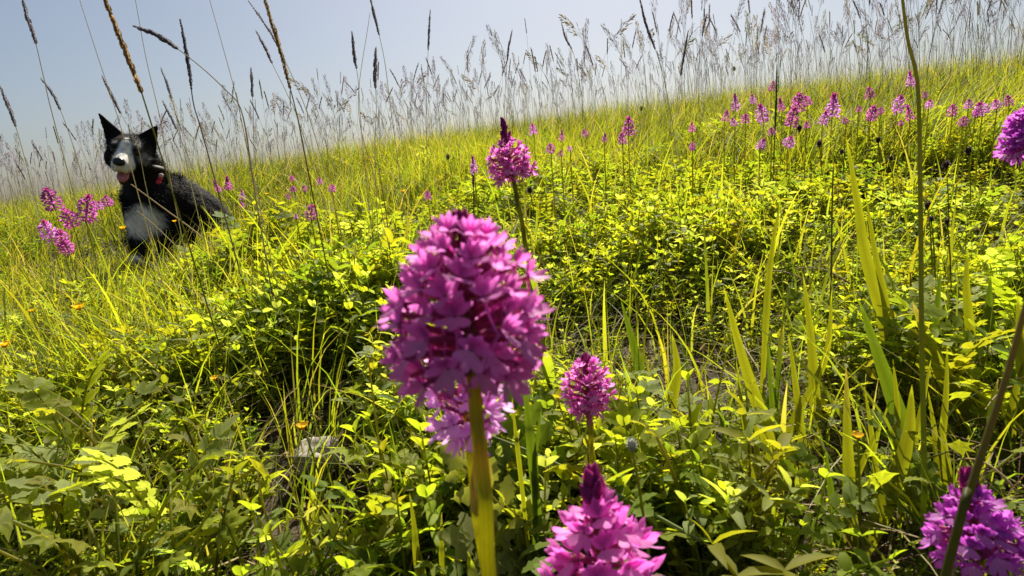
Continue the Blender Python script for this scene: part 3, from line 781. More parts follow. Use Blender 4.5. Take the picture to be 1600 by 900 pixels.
def stalk(label, pts, d, head, hcol=TAN, scol=OLIVE, rad=0.0011, head_w=1.0, group=None, n=26, name='grass_stalk'):
    """a seeding grass through photo pixels from tip to foot; head = share of the visible length that bears seeds"""
    d = min(d, ground_hit(*pts[-1])[1] * 0.97)
    W = [px(u, v, d) for u, v in pts]; root = root_below(W[-2], W[-1])
    path = spline([root] + W[::-1], n); e = empty(name, root); tag(e, label, 'grass', group); path = path - root
    seg = np.linalg.norm(np.diff(path, axis=0), axis=1); cum = np.concatenate([[0], np.cumsum(seg)]); L = cum[-1]
    MB().add(*tube(path, np.linspace(rad, rad * 0.5, n), np.array([scol * (1 - f) + (scol * 0.5 + hcol * 0.5) * f for f in np.linspace(0, 1, n)]), 6)).build('stem', M_STEM, e)
    if head <= 0: return e
    vis = np.linalg.norm(np.diff(np.array(W), axis=0), axis=1).sum(); hl = vis * head
    b = MB(); k = max(10, int(hl / 0.0045)); g = np.random.default_rng(int(abs(pts[0][0]) * 7 + 3))
    for i in range(k):
        f = i / (k - 1); s = L - hl * (1 - f) * 0.98; j = min(n - 2, int(np.searchsorted(cum, s) - 1)); t = (s - cum[j]) / seg[j]
        p = path[j] + (path[j + 1] - path[j]) * t; tg = nrm(path[j + 1] - path[j])
        for q in range(3):
            a = i * 2.4 + q * 2.1; o = np.array([math.cos(a), math.sin(a), 0.2]); o = nrm(o - tg * o.dot(tg))
            sl = 0.011 * g.uniform(0.8, 1.3) * head_w * (0.6 + 0.7 * math.sin(math.pi * min(1, f * 0.8 + 0.2)))
            V, T, C = petal(sl, sl * 0.34, 3, -0.35, 0.9, (0.8, 0.8), hcol * 0.75, hcol * 1.2)
            b.add(*xf((V, T, C), frame(nrm(tg + o * g.uniform(0.18, 0.4)), o), p, 1.0))
            if g.random() < 0.35:
                p2 = p + tg * sl * 1.9 + o * sl * 0.5; sd_ = nrm(np.cross(tg, o)) * 0.0002
                b.add([p + tg * sl * 0.8 - sd_, p + tg * sl * 0.8 + sd_, p2], [(0, 1, 2)], hcol * 0.9)
    b.build('seed_head', M_HEAD, e)
    return e

stalk('thick brown seed spike arching high over the dog', [(150, -40), (172, 20), (192, 70), (215, 130), (237, 195)], 0.62, 0.86, TAN, head_w=0.68, rad=0.0008)
stalk('thick tan seed spike leaning over the grass behind the dog', [(405, -30), (420, 20), (437, 75), (450, 125), (464, 180), (478, 250)], 0.66, 0.62, TAN * 0.9, head_w=0.58, rad=0.0008)
stalk('arching grass stalk with its dark head bent out sideways above the dog', [(214, 43), (246, 56), (276, 75), (318, 108), (352, 140), (374, 165), (386, 215), (398, 300)], 0.85, 0.22, PURP * 0.7, PURP * 0.9, head_w=0.9, rad=0.0011)
stalk('upright grass stalk with dark narrow head over the dog', [(282, 34), (290, 75), (297, 120), (303, 165), (322, 230)], 0.95, 0.55, PURP * 0.55, PURP * 0.6, head_w=0.7)
thin = 'long bare grass stem without a seed head, near the dog'
for pts in ([(118, -20), (150, 80), (186, 190), (215, 300)], [(208, -20), (228, 90), (250, 185), (268, 290)], [(322, -20), (350, 80), (371, 158), (384, 220)], [(590, 300), (560, 170), (578, 20)][::-1]):
    stalk(thin, pts, 0.9, 0, scol=PURP * 1.1, rad=0.0007, group='bare grass stems')
for pts, d, w in (([(387, 0), (410, 32), (432, 68), (470, 150), (500, 240)], 1.0, 0.5), ([(401, 50), (416, 78), (428, 105), (450, 150), (470, 200)], 1.2, 0.7), ([(36, 0), (44, 32), (54, 60), (68, 120), (90, 210)], 1.0, 0.8),
                  ([(0, 135), (22, 190), (42, 260), (60, 330)], 1.0, 0.7), ([(65, 124), (84, 150), (105, 200), (130, 280)], 1.2, 0.7), ([(252, 108), (264, 140), (276, 185), (290, 250)], 1.2, 0.6),
                  ([(550, 52), (554, 90), (560, 130), (566, 220)], 1.2, 0.8), ([(587, 78), (586, 120), (588, 170), (586, 260)], 1.1, 0.9), ([(578, -6), (582, 12), (600, 90), (612, 180)], 1.1, 0.7),
                  ([(392, 108), (394, 140), (396, 180), (398, 240)], 1.3, 0.8), ([(672, 18), (670, 55), (668, 110), (666, 200)], 1.5, 0.7), ([(800, 48), (794, 80), (790, 130), (788, 190)], 1.6, 0.7),
                  ([(878, 38), (884, 60), (898, 90), (910, 160)], 1.6, 0.7), ([(255, 160), (275, 200), (296, 250), (310, 290)], 1.3, 0.7), ([(160, 120), (185, 170), (215, 230), (230, 300)], 1.3, 0.8),
                  ([(1000, 0), (1010, 40), (1028, 90), (1045, 160)], 1.6, 0.9), ([(1075, 50), (1068, 90), (1060, 140), (1055, 190)], 1.8, 0.9)):
    stalk('slender grass stalk with a short purplish head standing clear above the turf', pts, d, 0.34 if pts[0][0] < 1000 else 0.5, PURP * 0.95, PURP * 1.0 + OLIVE * 0.3, 0.0008, w, 'slender purplish grass stalks')
stalk('stout green grass stalk rising high in front of the orchid drift', [(1408, -20), (1418, 60), (1434, 135), (1438, 300), (1440, 520), (1444, 760)], 0.42, 0, scol=np.array([0.15, 0.19, 0.02]), rad=0.0019)
stalk('dark thick grass stem slanting across the violet orchid', [(1640, 330), (1602, 480), (1572, 590), (1540, 690), (1508, 790), (1490, 850)], 0.22, 0, scol=np.array([0.06, 0.075, 0.012]), rad=0.0017)
stalk('dark green budding stem standing in the orchid drift', [(1214, 104), (1213, 150), (1211, 200), (1209, 260), (1208, 330)], 1.6, 0.5, DEEP * 1.2, OLIVE, 0.0016, 0.6)
stalk('thin dark stem standing straight up out of the herbs past the tall blades', [(1302, 260), (1300, 330), (1299, 420), (1297, 520)], 0.75, 0, scol=DEEP, rad=0.0016)
stalk('dark reddish withered orchid spike with a few last blossoms', [(738, 248), (739, 275), (740, 300), (741, 340)], 1.2, 0.5, np.array([0.11, 0.03, 0.04]), REDBR, 0.0013, 0.6)
stalk('yellow-green stalk rising from the herbs before the big orchid', [(575, 560), (588, 660), (598, 740), (606, 800)], 0.5, 0, scol=LIME, rad=0.0014)
stalk('pale jointed grass stem curving down through dark herbs', [(402, 740), (412, 790), (428, 850), (440, 892)], 0.45, 0, scol=LIME * 1.1, rad=0.0013)
stalk('slender mid-slope grass stem beside the big orchid', [(590, 250), (604, 340), (610, 400), (616, 440)], 0.9, 0, scol=OLIVE, rad=0.0012)

def straw(label, pts, d, rad=0.0009, col=STRAW * 1.2, group=None):
    if isinstance(d, (int, float)): d = [d] * len(pts)
    W = np.array([px(u, v, dd) for (u, v), dd in zip(pts, d)]); root = W[-1].copy()
    o = MB().add(*tube(spline(W, 14) - root, np.linspace(rad * 0.6, rad, 14), col, 5)).build('dry_stem', M_DRY); o.location = [float(c) for c in root]
    tag(o, label, 'stem', group)
def fallen(label, a, b, lift=0.05, rad=0.0009, col=STRAW * 1.2, group=None):
    """a dry stem lying over the plants, its two ends given by photo pixels"""
    A, _ = ground_hit(*a, lift); B, _ = ground_hit(*b, lift); mid = (A + B) / 2 + [0, 0, 0.02]
    o = MB().add(*tube(bez(A, mid, B, 10) - B, np.linspace(rad * 0.7, rad, 10), col, 5)).build('dry_stem', M_DRY); o.location = [float(c) for c in B]
    tag(o, label, 'stem', group)
straw('pale dry stem slanting down across the dog to the turf', [(205, 288), (255, 325), (300, 358), (348, 398)], [1.55, 1.55, 1.55, 1.55], 0.0022)
straw('second fainter dry stem crossing the dog lower down', [(215, 330), (250, 360), (290, 400), (312, 422)], [1.6] * 4, 0.0016)
straw('pale green runner stem crossing behind the bright magenta orchid', [(770, 682), (850, 715), (960, 770), (1095, 845)], [0.45, 0.44, 0.42, 0.40], 0.0013, np.array([0.22, 0.26, 0.08]))
gs = 'fallen straws on the slope'
for a, b in (((1100, 334), (1178, 330)), ((1110, 352), (1180, 352)), ((1245, 420), (1330, 445)), ((1440, 312), (1520, 300)), ((1505, 366), (1535, 366)), ((100, 470), (190, 520)), ((60, 410), (150, 450)),
             ((1290, 330), (1330, 322)), ((870, 300), (905, 318)), ((380, 370), (430, 400)), ((1490, 720), (1590, 770)), ((1540, 640), (1600, 610)), ((640, 790), (720, 800)), ((1180, 430), (1260, 440))):
    fallen('pale fallen straw lying over the low plants', a, b, 0.07, 0.0012 if a[1] < 500 else 0.0008, STRAW * rng.uniform(1.0, 1.5), gs)

# ------------------------------------------------------------------ broad grass blades, in tufts
def blade_mesh(P, W, c0, c1, tipc=None, fold=0.35):
    P = np.asarray(P); n = len(P); tg = np.gradient(P, axis=0); tg /= np.linalg.norm(tg, axis=1)[:, None]
    V = []; T = []; C = []; view = nrm(P.mean(0))
    for i in range(n):
        t = i / (n - 1); a = nrm(np.cross(tg[i], view)); nn = np.cross(a, tg[i]); w = W / 2 * min(1.0, 0.45 + 1.6 * t) * max(0.0, 1 - t ** 2.6) ** 0.8
        c = np.asarray(c0) * (1 - t) + np.asarray(c1) * t
        if tipc is not None and t > 0.8: c = c * (1 - (t - 0.8) * 4) + np.asarray(tipc) * (t - 0.8) * 4
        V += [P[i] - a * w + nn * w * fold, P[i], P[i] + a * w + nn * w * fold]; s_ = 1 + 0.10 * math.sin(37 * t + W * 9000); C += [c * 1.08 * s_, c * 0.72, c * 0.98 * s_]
    for i in range(n - 1):
        a = 3 * i; T += [(a, a + 1, a + 4), (a, a + 4, a + 3), (a + 1, a + 2, a + 5), (a + 1, a + 5, a + 4)]
    return np.array(V), np.array(T), np.array(C)

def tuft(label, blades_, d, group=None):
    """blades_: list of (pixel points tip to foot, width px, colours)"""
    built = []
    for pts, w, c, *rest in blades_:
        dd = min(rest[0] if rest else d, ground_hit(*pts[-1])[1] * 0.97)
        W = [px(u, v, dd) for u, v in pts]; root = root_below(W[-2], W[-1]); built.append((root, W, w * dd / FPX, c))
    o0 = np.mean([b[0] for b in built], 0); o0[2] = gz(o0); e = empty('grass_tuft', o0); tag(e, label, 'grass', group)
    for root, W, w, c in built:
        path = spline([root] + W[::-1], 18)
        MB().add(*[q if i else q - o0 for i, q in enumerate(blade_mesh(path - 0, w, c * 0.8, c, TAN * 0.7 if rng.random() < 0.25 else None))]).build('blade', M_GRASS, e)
    return e
LG = np.array([0.165, 0.175, 0.012]); MG = np.array([0.070, 0.105, 0.010])
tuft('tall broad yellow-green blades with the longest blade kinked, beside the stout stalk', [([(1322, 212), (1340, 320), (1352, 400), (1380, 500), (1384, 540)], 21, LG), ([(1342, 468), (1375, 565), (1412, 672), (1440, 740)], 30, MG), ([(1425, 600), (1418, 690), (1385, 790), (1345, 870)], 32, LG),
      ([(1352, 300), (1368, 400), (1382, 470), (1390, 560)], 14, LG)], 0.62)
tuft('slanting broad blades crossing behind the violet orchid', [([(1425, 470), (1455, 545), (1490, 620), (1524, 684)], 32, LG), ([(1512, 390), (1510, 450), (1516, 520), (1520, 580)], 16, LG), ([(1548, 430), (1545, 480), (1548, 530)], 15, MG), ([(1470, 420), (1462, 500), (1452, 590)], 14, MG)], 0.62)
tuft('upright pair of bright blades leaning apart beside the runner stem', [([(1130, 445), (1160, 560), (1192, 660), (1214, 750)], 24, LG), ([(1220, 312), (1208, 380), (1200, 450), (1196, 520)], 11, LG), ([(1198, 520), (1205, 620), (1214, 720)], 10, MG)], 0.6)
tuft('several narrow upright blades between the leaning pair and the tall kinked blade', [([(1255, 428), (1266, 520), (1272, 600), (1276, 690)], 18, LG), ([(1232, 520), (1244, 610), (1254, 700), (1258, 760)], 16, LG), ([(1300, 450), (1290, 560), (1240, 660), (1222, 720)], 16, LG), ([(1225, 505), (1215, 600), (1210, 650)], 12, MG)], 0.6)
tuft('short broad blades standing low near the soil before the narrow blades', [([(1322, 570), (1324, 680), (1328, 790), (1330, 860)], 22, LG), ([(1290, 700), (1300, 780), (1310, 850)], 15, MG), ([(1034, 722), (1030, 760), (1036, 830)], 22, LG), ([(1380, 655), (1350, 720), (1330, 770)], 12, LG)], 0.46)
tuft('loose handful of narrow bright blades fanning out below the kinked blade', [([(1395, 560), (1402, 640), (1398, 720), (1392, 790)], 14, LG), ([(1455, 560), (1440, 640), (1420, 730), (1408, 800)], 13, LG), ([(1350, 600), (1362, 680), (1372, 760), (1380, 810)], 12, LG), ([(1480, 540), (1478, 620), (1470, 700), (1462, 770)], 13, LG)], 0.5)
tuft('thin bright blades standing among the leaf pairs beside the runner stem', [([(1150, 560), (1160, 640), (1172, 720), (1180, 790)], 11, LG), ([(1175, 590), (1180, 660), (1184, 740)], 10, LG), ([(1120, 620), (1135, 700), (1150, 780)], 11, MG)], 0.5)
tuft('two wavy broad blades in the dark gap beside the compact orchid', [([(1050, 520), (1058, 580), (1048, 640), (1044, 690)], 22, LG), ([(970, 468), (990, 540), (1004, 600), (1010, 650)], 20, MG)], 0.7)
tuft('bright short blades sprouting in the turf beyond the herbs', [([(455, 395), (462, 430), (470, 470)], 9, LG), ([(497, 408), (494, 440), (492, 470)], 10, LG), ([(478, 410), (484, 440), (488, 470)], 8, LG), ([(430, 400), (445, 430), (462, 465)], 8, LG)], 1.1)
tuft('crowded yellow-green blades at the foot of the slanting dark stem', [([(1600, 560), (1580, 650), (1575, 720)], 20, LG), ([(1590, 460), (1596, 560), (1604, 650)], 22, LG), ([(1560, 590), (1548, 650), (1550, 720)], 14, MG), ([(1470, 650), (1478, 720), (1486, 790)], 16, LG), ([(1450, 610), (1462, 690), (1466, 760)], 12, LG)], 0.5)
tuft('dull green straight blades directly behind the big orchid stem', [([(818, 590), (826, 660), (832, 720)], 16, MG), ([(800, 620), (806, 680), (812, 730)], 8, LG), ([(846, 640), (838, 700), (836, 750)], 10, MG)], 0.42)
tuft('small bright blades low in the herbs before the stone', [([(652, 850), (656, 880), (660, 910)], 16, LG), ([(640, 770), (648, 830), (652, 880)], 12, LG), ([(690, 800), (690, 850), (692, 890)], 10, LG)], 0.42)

# ------------------------------------------------------------------ single herbs near the lens, leaves as parts
HERB_MESH = {}
def herb_mesh(kind, tone, i):
    key = (kind, i)
    if key not in HERB_MESH:
        V, T, C = LEAF_T[kind]; HERB_MESH[key] = MB().add(V, T, C * tone).mesh('leaf', M_LEAF)
    return HERB_MESH[key]
TONES = [LIME, GREEN, GREY, OLIVE, YELG]
def herb(kind, pos, h, tone_i, label, group, seed):
    stems, leaves, sc_ = herb_parts(kind, np.random.default_rng(seed)); tone = TONES[tone_i]
    e = empty('leafy_herb', pos, rng.uniform(-0.9, 0.9), h); tag(e, label, 'herb', group)
    b = MB()
    for path, rad in stems: b.add(*tube(path, rad, tone * sc_ if kind != 'oval' else tone * 0.8 + REDBR * 0.25, 5))
    b.build('stem', M_STEM, e)
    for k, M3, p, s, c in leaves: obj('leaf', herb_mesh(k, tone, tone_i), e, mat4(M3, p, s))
    return e
KW = {'oval': 'herb with paired oval leaves', 'lobed': 'herb with toothed lobed leaves', 'pinnate': 'herb with feathery toothed leaflets', 'narrow': 'herb with whorled narrow leaves'}
TW = ['lime green', 'deep green', 'grey green', 'olive green', 'yellow-green']
LANDMARKS = [(95, 800, 'by the yellow lobed leaves'), (105, 655, 'by the grey feathery herb'), (498, 712, 'near the stone'), (8, 541, 'by the lone orange-yellow flower'), (740, 800, 'at the big orchid stem'),
             (920, 640, 'by the compact orchid'), (940, 850, 'at the low bright orchid'), (1170, 650, 'by the leaning blades'), (1380, 700, 'by the kinked blades'), (1515, 810, 'by the violet orchid'),
             (300, 760, 'under the leaning olive herb'), (620, 600, 'short of the big orchid'), (335, 590, 'by the small orange flower')]
def place_herb(kind, u, v, h, tone_i, seed, label=None):
    """h metres tall, its top seen near photo pixel u, v"""
    P, d = ground_hit(u, v, h * 0.9); P = np.array([P[0], P[1], 0]); P[2] = gz(P) - 0.003
    if min(math.hypot(P[0] - STONE_P[0] * t, P[1] - STONE_P[1] * t) for t in (1.05, 0.95, 0.85, 0.75)) < (0.10 if label is None else 0.075): return
    near = min(LANDMARKS, key=lambda q: math.hypot(q[0] - u, q[1] - v))[2]
    lab = TW[tone_i] + ' ' + KW[kind] + ' ' + near
    herb(kind, P, h, tone_i, label or lab, None if label else 'near ground cover', seed)
place_herb('lobed', 95, 800, 0.14, 4, 61, 'large yellow-green lobed-leaved herb low before the feathery herbs')
place_herb('pinnate', 105, 655, 0.14, 2, 62, 'pale grey-green feathery herb with spreading tops beside yellow lobed leaves')
place_herb('lobed', 325, 670, 0.13, 4, 63, 'bright yellow-green herb with scalloped lobed leaves beside the stone')
place_herb('oval', 1085, 590, 0.15, 0, 64, 'upright marjoram-like herb with tidy leaf pairs beside the leaning bright blades')
place_herb('oval', 300, 590, 0.16, 3, 65, 'tall olive herb on a dark stem rising over the feathery herb')
place_herb('lobed', 850, 660, 0.12, 0, 66, 'lime herb with lobed leaves crowding the compact round orchid')
place_herb('lobed', 590, 725, 0.11, 0, 67, 'lime herb with two cupped scalloped leaves beside the stone')
place_herb('oval', 290, 760, 0.15, 3, 68, 'olive herb leaning over dark soil low before the stone')
hs = np.random.default_rng(99)
for i, (u, v) in enumerate(((60, 700), (180, 640), (30, 790), (150, 770), (230, 700), (400, 640), (430, 600), (200, 560), (520, 560), (350, 720), (90, 590), (640, 700), (610, 640), (250, 820), (400, 830), (1010, 690), (1090, 700), (860, 730), (690, 640))):
    place_herb(('pinnate', 'lobed', 'oval', 'lobed', 'pinnate')[i % 5], u, v, hs.uniform(0.12, 0.16), (0, 4, 0, 0, 2)[i % 5], 800 + i)
for i in range(85):
    kind = ['oval', 'oval', 'pinnate', 'lobed', 'narrow'][int(hs.integers(0, 5))]
    u = hs.uniform(-20, 1620); v = hs.uniform(520, 900)
    if u > 1130 and hs.random() < 0.75: continue
    if abs(u - 498) < 80 and 640 < v < 860: continue
    place_herb(kind, u, v, hs.uniform(0.06, 0.10) if kind == 'lobed' else hs.uniform(0.07, 0.13), int(hs.integers(0, 5)), 700 + i)

# ------------------------------------------------------------------ small flowers, seed heads, bud, stone
YEL = np.array([0.85, 0.52, 0.015])
def yellow_flower(u, v, wpx, label, d=None):
    if d is None: _, d = ground_hit(u, v, 0.13)
    p = px(u, v, d); root = np.array([p[0] + 0.01, p[1] + 0.01, 0]); root[2] = gz(root) - 0.003
    e = empty('yellow_flower', root); tag(e, label, 'flower'); A = p - root; L = wpx * d / FPX / 2 * 1.15
    MB().add(*tube(bez((0, 0, 0), A * [0.3, 0.3, 0.7], A, 7), np.linspace(0.0010, 0.0007, 7), OLIVE, 5)).build('stem', M_STEM, e)
    for i in range(5):
        a = i * 1.2566 + u; dr = np.array([math.cos(a), math.sin(a), 0.45])
        V, T, C = petal(L, L * 0.85, 4, 0.5, 0.3, (1.1, 0.5), YEL * 0.9, YEL)
        MB().add(*xf((V, T, C), frame(nrm(dr), [0, 0, 1.0]), A, 1.0)).build('petal', M_YELLOW, e)
    MB().add(*tube([A - [0, 0, 0.001], A + [0, 0, 0.001], A + [0, 0, L * 0.3]], [L * 0.22, L * 0.28, L * 0.12], YEL * [0.8, 0.7, 1], 7)).build('flower_centre', M_YELLOW, e)
for q in ((123, 483, 24, 'orange-yellow flower in the turf below the clustered orchids'), (8, 541, 22, 'orange-yellow flower standing alone beyond the feathery herb'), (335, 593, 15, 'small orange flower deep among the herbs on the dog side'),
          (473, 669, 24, 'yellow flower just above the stone'), (1340, 684, 22, 'orange-yellow flower among the tall broad blades'), (50, 487, 12, 'tiny orange flower beside the larger one in the turf'),
          (192, 358, 13, 'small yellow flower in front of the dog chest', 1.6), (273, 347, 9, 'tiny yellow flower in front of the dog flank', 1.6), (417, 304, 8, 'tiny yellow flower in the far turf beyond the dog'),
          (630, 300, 10, 'tiny yellow flower in the far turf beside the withered spike'), (345, 800, 10, 'small yellow flower low in the dark herbs')):
    yellow_flower(q[0], q[1], q[2], q[3], q[4] if len(q) > 4 else None)

def knob(u, v, wpx, col=(0.05, 0.03, 0.022), label=None, d=None, name='seed_knob'):
    if d is None:
        _, d = ground_hit(u, v, 0.15)
    p = px(u, v, d); root = np.array([p[0] + 0.012, p[1], 0]); root[2] = gz(root) - 0.003; A = p - root; r_ = wpx * d / FPX / 2
    e = empty(name, root); tag(e, label or 'small dark round seed knob on a thin stem in the slope grass', 'seed head', None if label else 'dark seed knobs')
    MB().add(*tube(bez((0, 0, 0), A * [0.3, 0.3, 0.7], A, 7), np.linspace(0.0010, 0.0008, 7), OLIVE, 5)).build('stem', M_STEM, e)
    b = MB(); n = 60
    for i in range(n):
        z = 1 - 2 * (i + .5) / n; th = i * 2.4; q = np.array([math.sqrt(1 - z * z) * math.cos(th), math.sqrt(1 - z * z) * math.sin(th), z * 1.25])
        V, T, C = petal(r_ * 0.5, r_ * 0.42, 2, 0.3, 0.4, (0.9, 0.8), np.array(col) * 0.8, np.array(col) * 1.3)
        b.add(*xf((V, T, C), frame(nrm(q + [0, 0, 0.5]), q), A + q * r_ * 0.75 + [0, 0, r_ * 0.8], 1.0))
    b.add(*tube([A, A + [0, 0, r_ * 0.5], A + [0, 0, r_ * 1.3], A + [0, 0, r_ * 1.75]], [r_ * 0.4, r_ * 0.8, r_ * 0.7, r_ * 0.2], np.array(col), 7))
    b.build('head', M_HEAD, e)
for q in ((700, 248, 7), (828, 301, 10), (1002, 172, 6), (1249, 204, 8), (1280, 228, 9), (1315, 240, 7), (1372, 222, 8), (1478, 262, 11), (1513, 240, 11), (1455, 345, 8), (1147, 110, 6), (1145, 168, 6), (1294, 190, 8), (1450, 326, 12), (1480, 350, 9), (1392, 250, 7)):
    knob(*q)
knob(987, 700, 17, (0.26, 0.28, 0.24), 'grey fuzzy oval bud on a stalk beside the compact orchid', 0.35, 'fuzzy_bud')

def stone(u, v, wpx, label):
    P, d = STONE_P.copy(), STONE_D; r_ = wpx * d / FPX / 2; P[2] = gz(P)
    bpy.ops.mesh.primitive_ico_sphere_add(subdivisions=4, radius=1.0); o = bpy.context.object; o.name = 'stone'
    co = np.empty(len(o.data.vertices) * 3, np.float32); o.data.vertices.foreach_get('co', co); c = co.reshape(-1, 3).astype(float)
    k = 1 + 0.16 * np.sin(2.3 * c[:, 0] + 3.1 * c[:, 1]) + 0.10 * np.sin(5 * c[:, 2] + 3.3 * c[:, 0]) + 0.05 * np.sin(9 * c[:, 1] + 7 * c[:, 2])
    c *= k[:, None] * r_ * np.array([1.0, 0.75, 0.62]); o.data.vertices.foreach_set('co', c.astype(np.float32).ravel()); o.data.update()
    o.location = (P[0], P[1], P[2] + 0.026); o.data.materials.append(M_STONE)
    for p in o.data.polygons: p.use_smooth = True
    tag(o, label, 'stone')
stone(498, 712, 84, 'pinkish grey stone lying among the herbs')

# ------------------------------------------------------------------ the dog, sitting with its head turned to the lens
def dog():
    base = px(258, 408, 2.10); base[2] = gz(base) + 0.0
    e = empty('dog', base, R(24)); e.scale = (0.87,) * 3
    tag(e, 'black and white dog with pointed upright ears sitting in the grass, tongue out', 'dog')
    V = []; T = []; n0 = [0]
    def put(v, t): V.append(v); T.append(t + n0[0]); n0[0] += len(v)
    def ball(c, r_, rot=None, nu=20, nv=12):
        th = np.linspace(0, 2 * math.pi, nu, endpoint=False); ph = np.linspace(0, math.pi, nv + 1)
        v = np.array([[math.sin(p) * math.cos(t), math.sin(p) * math.sin(t), math.cos(p)] for p in ph for t in th]) * np.asarray(r_)
        if rot is not None: v = v @ np.asarray(rot).T
        t_ = []
        for i in range(nv):
            for j in range(nu):
                a, b, c_, d_ = i * nu + j, i * nu + (j + 1) % nu, (i + 1) * nu + j, (i + 1) * nu + (j + 1) % nu
                t_ += [(a, c_, d_), (a, d_, b)]
        put(v + np.asarray(c), np.array(t_))
    def limb(pts, rad, n=10):
        P = spline(pts, n); r_ = np.interp(np.linspace(0, 1, n), np.linspace(0, 1, len(rad)), rad)
        for p, q in zip(P, r_): ball(p, (q, q, q), None, 14, 8)
        v, t_, _ = tube(P, r_, ONE, 14); put(v, t_)
    # head frame: looks at the lens, a little down and to its chest side, tilted
    hc = np.array([-0.030, -0.13, 0.410]); look = nrm(np.array([-0.15, -0.90, -0.17])); tilt = R(12)
    side = nrm(np.cross(look, [0, 0, 1.0])); upv = np.cross(side, look)
    sd2 = side * math.cos(tilt) + upv * math.sin(tilt); up2 = -side * math.sin(tilt) + upv * math.cos(tilt)
    # sd2 points to the dog's right as seen looking out of its face
    HM = np.stack([look, sd2, up2], 1)
    H = lambda f, s, u: hc + HM @ np.array([f, s, u])
    if (HM @ np.array([0, 1, 0]))[0] > 0: sgn = 1.0     # +s is towards image right
    else: sgn = -1.0
    S_ = lambda f, s, u: H(f, s * sgn, u)
    ball(hc, (0.070, 0.072, 0.060), HM)
    ball(S_(0.02, 0.0, 0.012), (0.055, 0.060, 0.045), HM)
    for s in (-1, 1): ball(S_(0.025, s * 0.040, -0.025), (0.042, 0.036, 0.040), HM)       # cheeks
    for s in (-1, 1): ball(S_(0.050, s * 0.028, 0.022), (0.022, 0.022, 0.015), HM)        # brows
    limb([S_(0.035, 0, -0.012), S_(0.085, 0, -0.022), S_(0.118, 0, -0.028)], [0.042, 0.031, 0.024])   # muzzle
    for s in (-1, 1): limb([S_(0.06, s * 0.018, -0.030), S_(0.115, s * 0.013, -0.040)], [0.026, 0.019], 6)
    limb([S_(0.03, 0, -0.045), S_(0.07, 0, -0.075), S_(0.098, 0, -0.092)], [0.026, 0.020, 0.014])     # lower jaw, open
    # ears: tall triangles with a hollow front
    for s, tip in ((-1, S_(-0.012, -0.098, 0.118)), (1, S_(-0.012, 0.086, 0.104))):
        a = S_(-0.005, s * 0.020, 0.048); b = S_(-0.025, s * 0.070, 0.005); c = (a + b) / 2 - look * 0.018
        for t in np.linspace(0, 1, 16):
            p = (1 - t); A_ = a * p + tip * t; B_ = b * p + tip * t; C_ = c * p + tip * t; w = 0.0095 * (1 - t) + 0.0045 * t
            for k in np.linspace(0, 1, 8): ball(A_ * (1 - k) ** 2 + 2 * C_ * k * (1 - k) + B_ * k * k, (w, w, w), None, 8, 6)
    # neck, chest, trunk
    limb([hc + [0.01, 0.03, -0.02], (-0.005, -0.05, 0.31), (-0.002, -0.03, 0.235)], [0.062, 0.078, 0.098])
    ball((-0.022, -0.065, 0.195), (0.078, 0.075, 0.105))
    limb([(0.005, -0.03, 0.235), (0.055, 0.03, 0.205), (0.105, 0.085, 0.162), (0.142, 0.130, 0.112)], [0.104, 0.118, 0.124, 0.120], 14)
    ball((0.152, 0.125, 0.095), (0.090, 0.095, 0.105))
    ball((0.128, 0.045, 0.085), (0.076, 0.060, 0.088)); ball((0.075, 0.135, 0.075), (0.06, 0.05, 0.075))
    # hind feet
    limb([(0.15, 0.06, 0.045), (0.09, 0.0, 0.025), (0.045, -0.05, 0.020)], [0.030, 0.024, 0.022]); ball((0.035, -0.060, 0.018), (0.030, 0.026, 0.018))
    limb([(0.06, 0.13, 0.045), (0.02, 0.09, 0.022)], [0.03, 0.022])
    # front legs
    limb([(-0.055, -0.085, 0.20), (-0.066, -0.100, 0.11), (-0.075, -0.118, 0.025)], [0.046, 0.030, 0.023]); ball((-0.080, -0.135, 0.018), (0.027, 0.036, 0.019))
    limb([(0.030, -0.075, 0.20), (0.022, -0.095, 0.11), (0.012, -0.112, 0.025)], [0.046, 0.030, 0.023]); ball((0.008, -0.130, 0.018), (0.027, 0.036, 0.019))
    limb([(0.20, 0.17, 0.06), (0.235, 0.16, 0.03), (0.25, 0.12, 0.022)], [0.032, 0.028, 0.014])       # tail
    me = bpy.data.meshes.new('tmp'); Va = np.concatenate(V); Ta = np.concatenate(T)
    me.from_pydata(Va.tolist(), [], Ta.tolist()); o = link(bpy.data.objects.new('tmp', me))
    md = o.modifiers.new('r', 'REMESH'); md.mode = 'VOXEL'; md.voxel_size = 0.0055
    ms = o.modifiers.new('s', 'SMOOTH'); ms.factor = 0.5; ms.iterations = 4
    ev = o.evaluated_get(bpy.context.evaluated_depsgraph_get()); mm = ev.to_mesh(); mm.calc_loop_triangles()
    nv = len(mm.vertices); co = np.empty(nv * 3, np.float32); mm.vertices.foreach_get('co', co); co = co.reshape(-1, 3).astype(float)
    nn = np.empty(nv * 3, np.float32); mm.vertices.foreach_get('normal', nn); nn = nn.reshape(-1, 3).astype(float)
    tr = np.empty(len(mm.loop_triangles) * 3, np.int32); mm.loop_triangles.foreach_get('vertices', tr); tr = tr.reshape(-1, 3)
    ev.to_mesh_clear(); bpy.data.objects.remove(o)
    # coat: black, white muzzle and chest, grey brows and cheeks
    BLK = np.array([0.008, 0.007, 0.0065]); WHT = np.array([0.92, 0.88, 0.80]); GRY = np.array([0.11, 0.10, 0.09])
    hl = (co - hc) @ HM; f, s, u = hl[:, 0], hl[:, 1] * sgn, hl[:, 2]
    def blob(c, r_): return np.clip(1.6 - 1.6 * np.sqrt((((co - np.asarray(c)) / np.asarray(r_)) ** 2).sum(1)), 0, 1)
